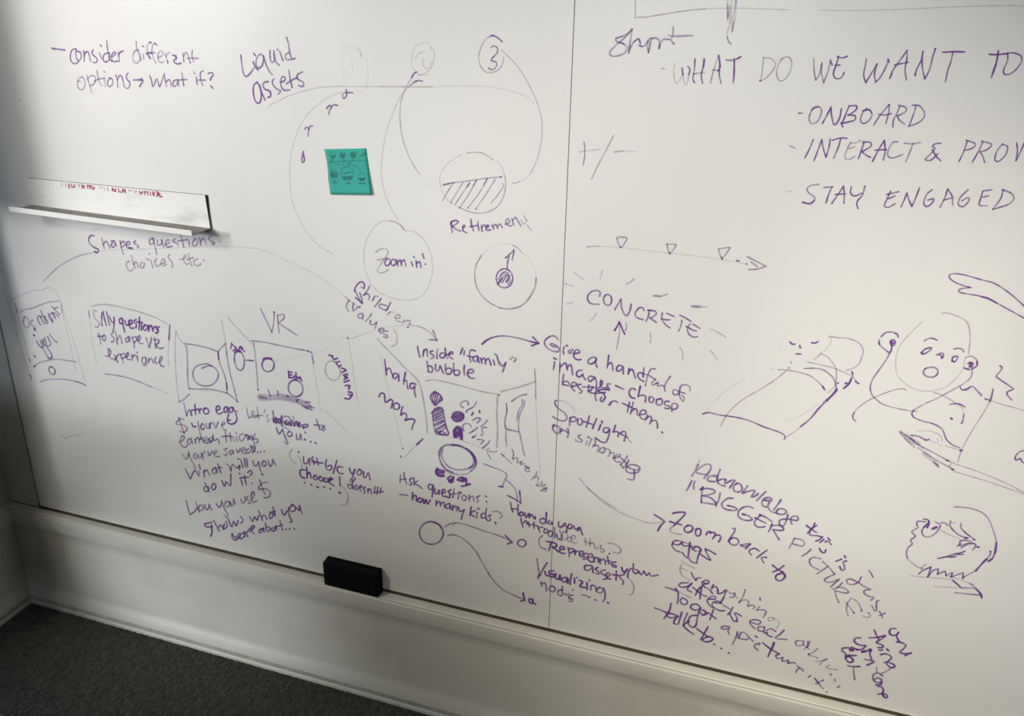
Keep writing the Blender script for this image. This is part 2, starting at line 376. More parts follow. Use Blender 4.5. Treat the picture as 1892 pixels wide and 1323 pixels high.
INK = r'''
@80 60
#W note reading consider different options what if, upper left of board
4.6 .75 80 148 135 155 200 163
3.6 .72 295 150 265 165 250 215 258 265 290 290 325 272 350 230 345 185 315 175 302 150/300 170 305 230 325 265/372 170 380 215 378 268/378 215 395 180 415 180 428 220 438 268/462 160 450 185 462 210 492 235 500 262 480 280 462 275/520 190 530 220 540 243/525 115 540 130/588 78 590 120 600 190 612 245 635 268/612 190 575 195 555 225 560 265 590 270 615 235 612 190/640 225 672 195 665 180 640 195 630 235 650 270 690 265/695 185 698 225 705 268/698 210 710 185 738 170
3.6 .5 858 82 865 150 885 215 908 258/880 158 845 175 828 220 835 265 865 283 895 250 895 200 875 165/925 200 930 245/985 90 965 115 960 160 970 215 985 240/950 195 1000 185 1040 190/1045 110 1030 100 1010 125 1005 180 1020 240 1040 283/1060 235 1100 215 1105 185 1085 170 1062 200 1065 255 1090 280 1115 270/1125 195 1140 240 1150 285/1135 225 1150 195 1170 185
3.8 .8 918 125 928 132/955 200 985 190 1010 195/985 90 1000 95/1030 98 1050 118/975 215 990 240/1150 260 1152 285/1195 210 1225 215 1232 240 1205 262 1235 290 1275 285/1215 215 1230 238
3.6 .62 1290 190 1296 230 1300 272/1296 225 1320 185 1345 230 1360 285/1380 165 1375 215 1390 268/1330 240 1380 238 1435 240
3.6 .5 360 410 325 430 315 475 330 520 360 530 385 495 385 445 365 415/320 450 345 455/405 395 420 460 450 555/410 430 440 400 475 405 485 440 465 480 435 490/495 350 505 400 515 450 540 490/470 450 515 430 565 425/565 415 568 460 575 500
3.6 .68 560 360 570 366/610 430 592 465 610 500 640 480 640 435 612 420/672 395 685 440 690 505/683 440 705 400 725 405 738 450 750 505/785 375 768 400 775 435 800 460 795 505 775 520 765 510
3.8 .75 833 440 880 440 915 442/885 430 920 448 890 500/910 425 922 448
3.6 .68 985 400 1000 440 1015 500 1050 430 1075 500 1100 440 1110 400/1120 380 1125 430 1140 500/1135 460 1165 435 1185 495/1240 435 1205 450 1200 490 1225 495 1245 445 1245 440 1252 492/1282 375 1290 430 1300 495/1240 440 1330 435/1390 365 1405 385/1415 415 1420 450 1425 485/1480 355 1455 370 1455 430 1475 490/1435 440 1500 440
4 .8 1525 380 1560 370 1570 395 1550 420 1545 440/1548 495 1568 515
@420 40
#W note reading Liquid assets, above the green sticky note
4.4 .66 125 310 135 390 150 480 175 508 215 475 250 425/238 370 255 410 285 450/245 295 262 315/335 320 305 300 275 335 265 390 285 430 320 410 335 350 335 320/335 320 360 400 390 460 415 492/395 270 395 320 405 370 430 370 435 310 430 270/430 300 450 370 480 402/485 275 500 320 515 360/548 145 565 200 575 270 590 330/570 290 540 305 540 345 575 352 625 340
4 .85 462 258 468 262
4.4 .85 275 560 250 580 240 630 250 710 280 755 305 740 315 680 300 600 275 560/300 590 315 650 350 725/380 555 345 560 330 590 350 625 395 645 400 690 375 700
4.2 .72 430 530 415 560 435 600 470 630 495 640 470 670/490 560 530 545 535 515 510 510 495 545 500 600 530 635 580 630/570 450 580 520 600 610/545 575 590 545 650 515/695 465 650 490 650 530 700 560 705 595 680 598 660 590
#D curved line and four small purple ticks left of the sticky note
3 .3 385 790 395 775 470 735 560 690 680 650 850 610 1020 600 1300 600 1600 602 1900 605
4 .68 1160 658 1120 655 1085 658 1065 680 1075 710 1100 690 1105 650 1098 628/920 802 945 775 965 785 945 825 937 858/955 800 985 770 1020 775/715 995 735 975 755 990 750 1020 748 1060/750 1000 765 970 790 962
4.6 .7 705 1200 693 1250 689 1288 700 1303 713 1285 710 1252 702 1228
2.8 .26 1060 650 1000 670 900 720 780 820 690 930 640 1050 600 1180 580 1320 580 1480 600 1650 660 1820 760 1980 860 2080 980 2150
#D faint circled number one above the sticky note
2.6 .14 1240 330 1230 270 1190 240 1120 235 1080 280 1062 380 1070 480 1100 570/1290 330 1300 440 1298 560 1270 630 1210 655/1150 330 1155 400 1165 460/1178 488 1181 490
2.6 .4 1210 255 1232 285 1240 328
#D faint circled number two with lines running down from it
2.8 .24 1885 245 1870 205 1820 195 1750 220 1710 300 1705 390 1740 460 1800 495 1860 490
@700 40
2.8 .34 480 240 500 260 515 300 505 370 480 430 440 470 400 490 360 495/410 285 375 290 345 330 335 350/405 350 410 400 440 435 470 410 490 370
4.2 .72 350 465 325 480 305 515
3.2 .4 305 515 260 590 225 670 205 740 195 850 200 960 220 1080 260 1200 310 1310 370 1400
4 .6 403 552 365 545 330 558 290 590
2.8 .3 290 590 230 650 180 730 120 870 70 1020 40 1180 25 1320 28 1450 60 1600 110 1720 180 1840
2.4 .14 370 1400 450 1500 540 1580
2.8 .2 0 600 300 602 600 598 850 596 1050 605 1250 650 1380 700 1420 730 1435 762
#D circled number three with a long line curving down right
3.4 .42 1040 130 990 160 945 240 922 330 940 410 990 465 1050 470 1110 440 1145 390 1155 325
4 .8 1140 185 1100 150 1060 128 1035 132
4 .62 1040 235 1060 225 1095 240 1095 285 1040 352 1085 375 1090 405 1060 440 1030 440 1013 428
3.6 .32 1135 262 1200 325 1280 410 1370 550 1440 690 1490 830 1510 950 1505 1080 1480 1220 1440 1330 1400 1400
#D large circle half filled with diagonal hatching above the word Retirement
@760 240
2.6 .22 1130 380 1060 450 1000 478
3.4 .34 1000 478 970 490 935 490
3 .42 510 215 590 207 670 220 760 280
2.6 .28 470 230 420 250 350 300 290 370 265 440 268 510 295 590 350 660 440 720/790 290 840 350 865 430
3.6 .4 865 430 872 500 860 590 820 680 750 740 660 768 560 762 440 718
4.2 .6 295 510 330 500 385 490
3 .5 385 490 500 475 640 455 760 440 830 435
4.4 .8 822 436 832 434
2.9 .5 395 485 340 565 290 655/475 490 420 580 360 680/540 490 470 590 405 690/605 465 540 580 450 718/705 450 630 580 525 720/775 460 700 580 598 732/845 495 850 525 800 600 735 680
3.4 .55 445 715 453 722/522 718 528 726/595 728 601 736/600 465 570 520/700 450 670 510/540 490 510 530
#W word Retirement under the hatched circle
4.4 .68 370 850 372 890 378 948/365 880 370 850 415 838 435 855 375 895/380 890 415 920 455 935/475 905 495 895 490 880 475 900 480 935 512 952/550 828 558 880 575 935/545 895 605 885/615 865 625 930/648 885 655 938/650 905 670 880 685 885/690 905 715 895 712 880 692 895 695 925 735 925/745 878 762 918/758 896 780 872 798 908/796 890 818 870 840 900
4 .6 615 845 620 850/868 872 900 862 908 835 890 822 875 845 885 878 925 888/930 820 945 880/940 835 965 810 990 850 1015 890
3.4 .35 1015 835 1045 870 1075 830/1040 792 1065 840/1070 880 1110 930
#D plus slash minus sign right of the board seam
3.4 .55 1597 112 1603 160 1605 210 1600 265 1590 325
4.4 .26 1550 205 1620 195 1750 180
3.6 .42 1870 52 1800 190 1720 340 1665 458
@1030 240
3.4 .5 525 205 570 200 605 195
2.8 .25 600 196 680 200 720 202
@640 390
#D irregular circle around the words Zoom in
3.4 .5 405 90 450 100 500 130 532 168
2.8 .27 405 90 330 95 260 150 200 240 170 330 162 430 175 530 210 640 280 730 380 790 500 820 600 820 690 790 750 720 790 600 798 500 775 380 720 270 650 205 590 182 532 180
#W words Zoom in with exclamation mark inside the faint circle
3.6 .42 272 382 300 360 350 345 382 360 380 400 350 440 285 452/350 440 380 440/350 445 320 490 285 550 310 572 350 565 390 540
4 .7 375 440 355 475 370 505 400 490 405 450 380 440/425 450 412 480 430 505 455 490 455 455 430 445/468 450 475 505/475 480 500 450 510 505/505 480 535 450 550 507/600 470 615 510/645 460 650 520/648 485 680 470 690 525/705 395 718 440
4.4 .85 622 420 628 428/730 490 732 494
#D circle holding a small hatched ball with an upward arrow
3.2 .42 1545 318 1590 345 1625 385
2.6 .18 1625 385 1690 440 1740 530 1755 620/1545 318 1470 303 1400 312 1320 345 1250 410
3.4 .5 1250 410 1200 500 1187 600 1205 700 1260 790 1330 850 1420 895
4.2 .5 1755 620 1745 700 1700 790 1640 860 1570 895 1490 905 1420 895
3.8 .7 1488 530 1490 480 1505 420/1470 435 1510 400 1550 360/1550 360 1545 400 1533 450/o1462 622 76 88 0
4.4 .62 1405 635 1440 580 1475 560/1400 680 1450 610 1495 570/1440 660 1480 605 1500 590 1510 600 1475 660 1505 625 1515 640 1495 675/1410 660 1440 620
#W words Children and Values in brackets, slanting down the middle of the board
3.8 .8 160 720 168 690 160 665 135 655 105 675 80 715 75 740
5 .62 80 735 100 775 135 845/85 800 115 825 148 852/148 852 140 800 125 760
3.6 .72 215 695 190 740 155 780/165 775 195 765 215 785 205 820/265 785 240 830/322 810 290 850 262 885/370 875 320 860 300 880 330 905 370 915 390 890/410 845 385 890 365 925/140 705 146 708/284 785 290 790
3.4 .5 400 935 380 960/395 940 420 930 440 940/450 985 490 990 495 965 465 960 450 985 470 1015 500 1025/530 1005 515 1040/530 1025 570 1010 590 1020 580 1060
3.8 .8 565 1073 572 1076
3.6 .62 25 825 5 860 0 890 20 925/68 850 60 885 65 925 100 895 130 880/150 945 110 960 110 985 135 990 160 965/155 960 150 1000/235 950 205 990 175 1022/225 1010 220 1045 250 1050 280 1025/280 1030 265 1085/300 1100 340 1105 345 1085 310 1085 300 1110 325 1130/385 1110 350 1110 345 1135 380 1150 370 1172 345 1160
3.4 .4 440 1095 465 1140 472 1200 455 1235 420 1250
#D faint arrow from the bracketed values to the family bubble
2.6 .18 20 1185 120 1150 260 1105 400 1070 540 1052 600 1055
3.4 .42 600 1055 680 1070 750 1105 800 1150 838 1195
4.2 .58 800 1105 820 1150 838 1195/765 1190 800 1190 838 1195
#D curved arrow from the family bubble to Give a handful
5 .8 1255 1232 1290 1200 1340 1172
3.8 .65 1340 1172 1420 1155 1500 1158 1600 1178 1700 1205 1770 1222
4.8 .75 1725 1165 1780 1222/1780 1222 1712 1245/1700 1205 1775 1225
@80 410
#W words Shapes questions, choices etc. under the marker tray
3.8 .7 470 130 440 125 420 160 430 200 470 235 510 255 500 285 470 275
2.8 .25 455 80 500 68 545 65
3.8 .6 540 150 550 190 565 245/555 210 580 180 600 200 615 245/640 195 625 220 645 235 665 210 660 185/665 190 680 225/710 170 720 230 742 300/715 200 745 180 755 210 725 235/770 215 800 205 795 180 770 195 775 240 815 240/855 175 835 190 860 210 885 225 870 240
4.6 .7 480 275 498 285/630 180 655 175/790 240 825 245
3.8 .56 1010 150 985 165 985 205 1020 195 1020 150/1015 150 1030 210 1050 300/1055 170 1060 215 1095 200 1095 160/1095 170 1115 230/1125 210 1165 195 1160 165 1135 180 1140 230 1190 225/1220 155 1200 180 1245 200 1245 220/1270 125 1290 190 1300 235/1245 175 1330 165/1345 165 1352 225/1400 160 1378 200 1395 222 1425 205 1425 165 1405 150/1445 145 1458 215/1455 185 1480 150 1510 210/1560 125 1530 150 1550 175 1585 195 1565 210 1555 200
3 .3 1630 170 1645 195
3.4 .5 800 365 775 370 770 410 800 455 830 440/815 310 830 370 850 430/835 395 860 370 880 425/905 380 895 410 920 425 940 385 915 375/950 340 1000 360 1000 375 1015 425/1050 340 1030 370 1050 410 1080 395/1085 390 1125 375 1115 340 1090 370 1100 405 1140 395/1170 300 1155 325 1190 370 1200 415 1185 412
3.8 .65 978 295 984 298/1480 352 1488 356
3.4 .5 1258 345 1290 345 1320 320 1310 305 1295 345 1320 390 1350 385/1345 290 1350 340 1375 410/1330 350 1385 330/1430 340 1395 360 1400 395 1440 405 1460 385
#D faint long curved line joining the phone sketch to the word Children
3 .42 0 555 60 490 150 410 250 350 360 305 450 285
2.6 .2 450 285 600 262 850 255 1200 242 1650 225 1890 240
@400 400
2.6 .22 290 290 380 300 500 340 650 410 800 480 950 560 1080 650 1190 740
3.2 .38 1190 740 1260 800 1330 850
@1080 0
#D corner of a drawn box at the top edge of the right board
3.4 .42 468 -10 470 80 468 170
3.6 .42 485 160 560 158 680 140 850 112 1000 92 1120 82
3 .3 1120 82 1300 75 1500 78 1800 88 1890 90
@1514 0
3 .3 0 92 300 97 600 92 900 80 1200 65 1500 55 1780 52 1895 58
@1080 0
#D thick pale purple brush marks hanging from the top edge
4.6 .28 1320 -10 1322 80 1325 178/1405 -10 1385 100 1345 220 1318 310 1330 370 1355 408
7 .26 1360 -10 1355 100 1345 210/1400 -10 1395 120 1368 290
4.4 .42 1322 40 1324 178/1375 195 1362 295/1318 340 1330 380 1355 408/1345 50 1330 150
#W word Short near the top of the right board
4.8 .5 440 270 400 310 340 340 290 355 300 385 350 400 395 440 370 490 300 518 245 515 235 480 290 420 380 340 440 270/440 270 430 340 418 410 408 490/408 490 430 430 460 385 500 360 515 400 520 430 560 420 590 370 620 350/590 375 580 430 592 485/592 485 605 420 620 360/620 360 650 350 690 375 690 450/690 450 705 400 730 365 780 365/820 255 818 320 800 370 825 405/780 328 850 335 950 330 1000 328
3.6 .62 290 355 345 335/320 390 370 410/500 420 540 430/780 365 784 368/820 400 828 406/455 385 500 362 515 395
5.5 .4 410 470 425 430/592 470 608 380/690 440 695 410
#W capital letters reading What do we want to
3.6 .5 712 632 740 640
3.2 .36 835 585 825 660 835 745 860 768 900 700 910 630/905 690 930 780 950 770 975 640
4.4 .7 900 630 912 690/955 615 975 640 965 690
4 .72 1022 545 1015 650 1002 730 1018 765/1105 545 1095 620 1080 700 1092 770/1240 510 1250 580 1245 680 1262 770/1310 555 1380 555 1445 525/1385 540 1385 650 1375 765
3.8 .5 1010 685 1060 675 1110 672/1240 510 1210 600 1180 700 1165 770/1185 645 1250 655
4.4 .85 1110 555 1100 620/1245 530 1255 620/1385 560 1382 680/1410 545 1445 525/1230 650 1250 652
@1380 0
4.4 .85 120 745 128 748
4 .42 155 530 145 630 130 735/155 535 220 540 265 590 240 650 180 720 125 750/330 540 290 600 275 680 300 745 350 735 400 660 415 580 390 530 350 530 310 555
4 .55 618 545 620 640 635 740/635 740 670 690 695 580/695 580 690 670 710 765/710 765 750 660 775 555
4.2 .78 770 560 788 600/850 520 825 600 800 680 820 725 870 720 900 670/835 525 880 535 930 520/815 605 860 600
4 .74 1105 545 1095 610 1080 690 1100 765/1100 765 1150 680 1205 590/1205 590 1180 680 1190 760/1190 760 1230 720 1280 630 1310 550/1480 465 1430 540 1350 650 1322 725/1480 465 1480 540 1462 640 1475 740/1365 600 1420 590 1495 575/1628 475 1610 560 1570 640 1555 700/1628 475 1620 560 1625 640 1645 730/1645 730 1690 640 1720 520 1745 450
4.6 .9 1322 725 1340 680/1305 550 1312 575/1738 452 1742 456/1556 680 1556 700
@1514 0
4.6 .9 1140 483 1240 478 1340 480/1570 502 1640 505 1740 495
4 .74 1235 480 1215 570 1185 660 1165 755/1655 470 1640 560 1610 650 1590 720/1740 490 1740 560 1705 640 1710 685 1760 685 1830 630 1870 560 1860 515 1800 490 1740 492
4.6 .85 1655 470 1648 520 1630 600 1605 680
#W list in purple capitals reading Onboard, Interact and Prov, Stay engaged
@1400 180 3.8455
3.8 .7 290 112 318 112
4.2 .55 400 75 375 110 365 150 380 185 420 175 450 120 450 80 420 62 395 75
4.4 .78 380 90 400 75 435 68/520 70 495 120 460 185/520 70 525 130 545 195 580 150 595 80/650 60 625 120 600 185/650 60 700 60 700 85 670 110 640 125/640 125 690 130 690 160 640 175 600 185/590 180 605 210
4 .66 775 75 745 110 730 160 750 185 790 165 812 120 790 90 750 95/745 95 790 85 810 110/935 50 900 90 860 140 825 195/935 50 930 110 910 185/855 120 900 125 950 115/1010 60 990 110 965 160 960 210/1000 55 1050 70 1055 95 1020 120 990 130/990 130 1010 165 1045 190/1125 55 1110 110 1075 205/1100 55 1150 60 1185 110 1175 150 1130 185 1070 205
4.4 .4 225 342 265 360
4.2 .7 395 300 370 360 335 430/455 300 430 370 400 450/455 300 465 360 485 425/485 425 505 360 515 295/530 305 580 290 635 290/590 295 570 360 540 430
3.8 .5 660 320 690 325 730 305/660 320 630 380 620 430 650 440 690 420/650 365 690 350
4.4 .74 755 320 735 380 715 435/745 315 800 320 805 345 770 370 740 385/740 385 770 410 800 425/900 305 860 370 815 455/900 305 905 380 892 445/835 375 915 370
4 .55 995 315 960 320 930 370 925 415 960 430 1030 405/1040 325 1100 330 1160 320/1105 325 1080 390 1052 458
4 .7 1300 325 1260 330 1240 350 1260 360 1230 400 1190 440 1230 445 1280 400/1240 370 1270 420 1300 450/1490 305 1470 370 1430 455/1480 305 1540 325 1540 350 1500 370 1465 375/1600 315 1570 380 1525 460/1590 310 1660 330 1655 350 1620 375 1580 385/1580 385 1600 420 1612 462/1740 330 1700 380 1685 440 1710 455 1760 410 1775 350 1740 335/1840 320 1845 380 1835 450/1835 450 1870 380 1895 320
4.4 .3 205 668 240 670
4 .55 435 618 380 625 350 650 365 680 405 710 400 735
5 .85 400 735 370 755 320 745
4.2 .72 470 640 535 635/525 640 500 700 485 750/610 630 570 690 525 755/610 630 615 690 612 750/550 690 625 685/665 635 660 680 690 700 740 680/762 630 745 690 705 745 712 790/945 665 920 720 900 770 930 780 975 755/915 690 1000 670/930 720 975 700/1060 680 1040 730 1018 778/1060 680 1075 730 1095 775/1095 775 1120 720 1150 640/1240 655 1200 690 1180 750 1200 775 1235 755 1250 720 1210 730
4.2 .66 1350 650 1330 710 1295 780/1350 650 1380 700 1385 765/1320 730 1390 710/1495 655 1440 710 1425 760 1460 775 1500 735 1495 710 1450 735/1600 665 1665 655/1600 665 1580 730 1575 765 1630 770/1590 710 1640 700/1745 655 1725 720 1670 795/1735 655 1800 680 1820 720 1780 760 1670 795
#D long right pointing arrow with three small triangles standing on it
@1030 400
3.2 .45 270 285 300 278 380 275
2.8 .24 380 275 600 288 850 320 1100 345 1350 375 1520 400 1640 420 1750 440
3.8 .5 550 205 560 190 635 195 640 215 585 285 550 205/1010 255 1095 260 1090 280 1038 340 1010 255/1490 300 1595 285 1590 300 1522 385 1490 305 1490 300
4.4 .78 583 280 586 286/1036 335 1040 344/1518 378 1525 395/1655 408 1680 412/1746 440 1750 440
4 .55 1755 372 1850 420 1930 460 1930 460 1850 485 1768 492/1790 420 1850 465
#W word Concrete with short rays around it, over an upward arrow
4.4 .66 390 740 395 705 370 685 325 690 285 725 280 770 310 805 385 812/445 725 425 760 440 810 480 820 500 785 495 740 460 720 435 740/530 862 560 810 588 765/588 765 592 830 610 890 640 918 670 870 682 810/798 870 790 845 755 845 720 890 730 930 790 955/850 870 840 920 818 972/835 865 900 875 915 895 880 930 845 935 845 935 880 955 915 980
4.4 .62 970 890 965 950 1000 1000 1040 1030/1010 895 1080 925/960 945 1000 955 1040 955/1130 912 1180 935 1235 970/1150 960 1145 1000 1120 1060/1250 995 1320 1035/1190 1015 1240 1045 1285 1060/1225 995 1200 1040 1220 1090 1260 1115 1295 1110
3.6 .36 155 515 190 545 235 578/65 618 100 630 148 642/85 808 120 800 145 792/360 895 340 930 300 968/415 495 405 540 392 580/1130 1210 1155 1250 1160 1330/1410 1240 1445 1275 1475 1330/1410 1042 1480 1070 1560 1118
4.4 .42 638 625 680 605 708 575/885 738 950 740 1015 718/1240 835 1300 840 1380 835/855 1080 865 1120 855 1165/635 985 640 1020 628 1055
4 .5 890 730 950 735/1245 828 1320 830
4.4 .88 528 1055 555 1010 572 970 572 970 595 1030 622 1088
3.4 .42 572 980 575 1060 560 1160 545 1232
#D sketch of a phone with a round home button, left end of board
@0 500
3.4 .48 0 0 0 0/140 302 150 345 160 385
@0 500
2.6 .26 45 190 75 300 120 440 160 600 210 760 270 960/105 275 200 225 310 185 385 180 385 180 430 160 480 160 510 185 540 230 570 310 610 440 680 640 740 860 790 1030/160 385 200 540 250 740 275 830/565 310 580 400 620 560 660 720 700 930
3.6 .42 185 385 235 358 290 350 370 320 450 292 550 282/565 310 578 390
3.6 .42 312 890 360 855 440 830 520 820 600 828 705 845/370 1028 430 1010 520 1003 620 1008 700 1025
3.6 .62 700 1025 750 1040 795 1062/312 890 330 875/275 820 278 838/280 965 292 1005
4 .6 o482 925 26 38 -30
#W words Is about you with two dots, inside the phone sketch
3.4 .5 225 430 215 470 225 510 255 530 270 490 255 440 230 425/305 455 285 475 290 500 325 520 325 550
4.8 .78 315 535 325 550
3.8 .6 390 425 355 420 350 450 365 490 380 500/375 430 395 470 415 490/378 370 400 420 440 470 430 490 410 440 420 420/445 395 480 450 490 478 460 440 450 420 480 390/480 390 500 420 520 450 490 400 500 390 545 430/480 330 515 370 550 405/500 350 535 340/340 650 360 690 395 715 375 650/385 640 410 700 400 640/410 620 430 680 440 700 470 680 440 610/460 590 500 640 530 665/395 700 410 740 450 810 480 800 470 760 420 690
4.6 .85 312 596 318 600/320 792 324 796
#W note in a box reading Silly questions to shape VR experience
3.4 .4 848 330 920 315 1000 315 1150 345 1300 385 1450 440 1540 490
2.8 .24 822 370 835 480 850 620 880 780 900 870/1572 505 1565 620 1555 750 1560 880
4.8 .6 1570 505 1566 580 1562 640
3.4 .5 822 370 826 430/895 380 870 365 865 400 880 440 920 490 900 525 880 515/970 955 1050 965 1160 985 1280 1025 1400 1075
2.6 .28 1400 1075 1480 1105 1548 1135
4 .72 945 390 940 460 945 510/955 375 965 440 985 510/985 380 1000 450 1015 505/1010 420 1030 470 1050 480/1055 430 1055 500 1045 570/935 430 940 435
4.2 .82 1130 440 1105 450 1110 490 1135 480 1135 450/1130 450 1140 510 1155 570/1155 460 1165 500 1190 500 1190 460/1200 500 1225 480 1215 455 1195 480 1205 530 1235 530/1260 450 1240 470 1262 500 1255 530/1290 430 1290 490 1285 550/1265 475 1320 480/1310 490 1310 550/1340 500 1325 530 1345 555 1365 520 1345 500/1375 505 1375 560/1375 540 1400 505 1415 560/1415 540 1440 515 1450 545/1475 520 1450 525 1465 550 1450 580 1435 570
3.8 .6 910 580 925 630 935 680/900 610 950 605/965 595 945 620 965 650 980 620 965 595/1045 580 1025 590 1050 620 1055 650 1030 660/1065 560 1080 620 1085 680/1085 640 1110 600 1130 670/1190 610 1165 630 1165 660 1190 650 1195 610 1205 660/1220 610 1235 660 1245 715/1230 620 1260 610 1265 640 1240 665/1275 650 1300 630 1290 600 1275 630 1290 670 1325 675/1350 620 1365 660 1380 710/1380 710 1395 660 1400 620/1430 620 1435 670 1440 720/1420 640 1470 640 1470 660 1440 690/1440 690 1480 720 1515 710
3.8 .6 975 790 1010 790 1025 750 1005 720 1005 770 1020 810 1050 815/1060 780 1090 850/1095 775 1060 830/1110 770 1130 820 1145 855/1115 780 1150 765 1160 795 1130 815/1170 800 1190 780 1185 755 1170 780 1180 820 1210 820/1220 780 1225 830/1225 800 1245 780 1260 790/1270 790 1275 835/1345 800 1315 810 1320 860 1350 850 1350 810/1350 810 1355 870 1330 880/1375 810 1375 850/1375 830 1400 810 1420 855/1445 800 1430 830 1450 860/1465 850 1500 820 1495 790 1475 830 1490 880 1520 885/1265 755 1272 762
#D fold out box sketch with a large round egg in its centre
@300 560
3 .34 125 255 118 400 122 600 140 800 155 910/125 255 160 330 220 405/545 155 565 250 585 370
3.8 .52 205 375 290 385 420 415 515 450 515 450 550 410 585 375/225 400 232 550 235 700 245 790/245 790 330 795 460 800 595 830 595 830 650 870 695 915/585 375 600 500 630 660 670 810 695 915/515 450 530 550 580 680 598 800 595 830/155 915 200 890 250 842
4.2 .62 515 450 520 520/596 740 598 800
4 .55 460 582 410 562 350 570 300 600 282 660 310 730 380 765 460 755 510 700 515 640 480 595 430 580 365 602
#D wall sketch with three small circles and the words Fam, Edu, Traveling
3 .36 605 130 700 240 840 385
4 .5 820 348 920 358 1100 395 1250 425 1350 443
3.8 .45 845 365 860 500 875 650 885 800
2.4 .16 1420 465 1550 400 1685 325/1710 340 1890 280/1020 535 1150 520 1280 490 1400 460
2.6 .26 1380 480 1410 660 1440 830 1465 1010/1720 350 1750 520 1780 740 1810 940/1480 980 1600 1080 1720 1200
2.2 .16 1720 1200 1890 1330/850 870 730 990
4.4 .5 1385 480 1400 560
4.4 .8 1348 442 1352 444/1372 454 1376 456/1712 318 1715 324/884 800 886 804
4.2 .62 o712 530 45 92 -8/775 528 840 532
6 .85 672 460 690 445 715 448
4.4 .68 o978 572 56 62 0
6 .85 935 520 960 510 1008 515
4.4 .68 o1232 788 66 78 -20
3.6 .42 o1576 625 68 92 -15
3.8 .75 640 370 632 420/640 375 660 395/655 440 675 430 672 400 690 425/690 430 705 440 720 400 735 435 730 400 760 450
4.4 .82 1165 630 1172 690/1165 635 1200 640/1170 660 1195 665/1170 690 1205 690/1235 645 1240 700 1215 690 1225 670 1240 690/1245 685 1265 700 1270 680 1290 720
4.2 .82 1540 480 1580 490/1565 490 1580 515/1590 520 1620 510/1640 540 1605 550 1625 575/1630 590 1655 575/1660 600 1700 620 1660 640/1675 665 1715 655 1700 675 1680 680 1715 690/1680 705 1705 695/1680 730 1730 715/1690 765 1720 760 1725 800 1735 760/1720 820 1755 830 1750 860 1720 840/1750 850 1730 885 1685 880
#D pale purple curved ground strip with small dark tufts in the wall sketch
17 .42 905 872 980 875 1050 870 1120 870 1200 890 1290 920 1360 955
4.4 .62 905 868 960 880/980 805 1000 860/1065 815 1072 850/1255 890 1240 910/1325 915 1365 915/1290 945 1340 980/1320 955 1385 990/1350 950 1405 970
6 .8 1155 862 1162 862
#W large letters VR above the wall sketch
3.6 .55 908 50 960 160 1012 270/1012 270 1030 180 1035 85/1065 110 1072 200 1080 275/1065 115 1120 105 1125 140 1075 185 1075 185 1160 240 1250 300
4.4 .8 1032 82 1036 88
#D sleeping face with closed eyes and blanket, lower right board
@1280 560
2.4 .08 1260 295 1220 230 1120 190 980 200 880 270 820 370 810 450
2.8 .26 1265 305 1280 350 1250 410 1185 465
3.4 .45 1185 465 1150 500 1118 522/1262 308 1350 320 1440 328 1530 365 1575 430 1560 510 1520 580 1420 625
4.2 .78 900 360 920 380 945 378/1098 365 1130 370 1158 355/990 390 990 410 1000 412/955 470 998 470
4.8 .5 905 545 910 555/885 600 895 598
3.6 .42 1185 468 1250 500 1310 580 1330 640 1315 760 1250 830/1062 545 1180 570 1300 600 1400 640 1480 680/1480 680 1510 720 1535 745
3.4 .5 790 615 860 618 960 635 1080 670 1150 720 1200 770
4.6 .82 1200 770 1220 800/1505 725 1535 745/1472 635 1480 662/1340 738 1344 742/1410 745 1425 738
3.8 .58 1032 605 1120 602 1200 615 1280 670 1320 740 1330 800/1470 690 1450 740 1395 790
5 .8 1465 700 1440 750 1395 790
2.6 .2 725 610 760 600/115 1010 200 910 320 800 480 690/860 1085 950 1060 1100 980 1180 920
3.4 .42 860 630 760 710 620 800 480 880 380 960 310 1040 255 1140
4 .68 90 1025 150 1012 250 1035 400 1055 530 1090 660 1145 780 1185 840 1215 855 1240 845 1260
6.5 .82 1330 800 1300 840 1240 900
4.6 .7 1240 900 1160 980 1090 1065 1000 1140
2.8 .42 1000 1140 930 1195 870 1235/1320 820 1200 920
#D large round face with open mouth and big ears, right edge
@1514 480
3.6 .72 1895 430 1820 360 1720 280 1610 215 1480 180 1350 142 1260 128 1210 135 1200 160 1240 200 1320 235 1405 258 1405 258 1320 265 1285 285 1310 305 1400 320 1500 340 1600 380 1740 455 1895 540
4.6 .75 1500 342 1560 355 1640 400
3.4 .42 1130 495 1180 490 1270 520 1360 570 1390 660 1392 760 1378 870
3 .32 955 568 860 660 760 770 715 870 705 980 730 1080 830 1170 930 1210 1050 1212 1160 1180 1250 1110 1320 1020 1350 900/1055 1228 1120 1245 1190 1280 1260 1325
4.4 .6 572 710 610 675 660 668 710 680/555 740 552 775 580 810 640 855
4.6 .8 700 680 722 690 728 715/550 760 556 785
5 .78 660 850 670 800 665 770 655 755 680 740 700 755 695 785 665 790 660 760 690 770
3.8 .6 655 850 620 920 550 1020 490 1110 470 1190 495 1260 560 1320
4.4 .66 970 750 1000 732 1040 725 1088 742/1245 825 1290 818 1325 830 1335 852
4.6 .72 945 870 970 830 1035 812 1020 840 960 872 940 855/1085 880 1130 862 1148 880 1130 912/1225 940 1235 900 1280 895 1250 945 1228 930/1105 870 1140 905
4.4 .66 980 1005 960 1040 985 1075 1040 1085 1085 1065 1095 1020 1060 995 1000 998 975 1010
3.8 .5 1358 905 1400 890 1450 920 1462 960 1430 1000 1380 1015 1338 1000
4.6 .72 1455 940 1458 975 1425 1003/1375 960 1400 945 1390 985 1420 950 1410 990 1385 990/1338 1000 1380 1012
3.6 .5 1410 990 1410 1060 1380 1110 1300 1165 1200 1220 1080 1285 990 1322/1400 1170 1360 1190 1325 1205
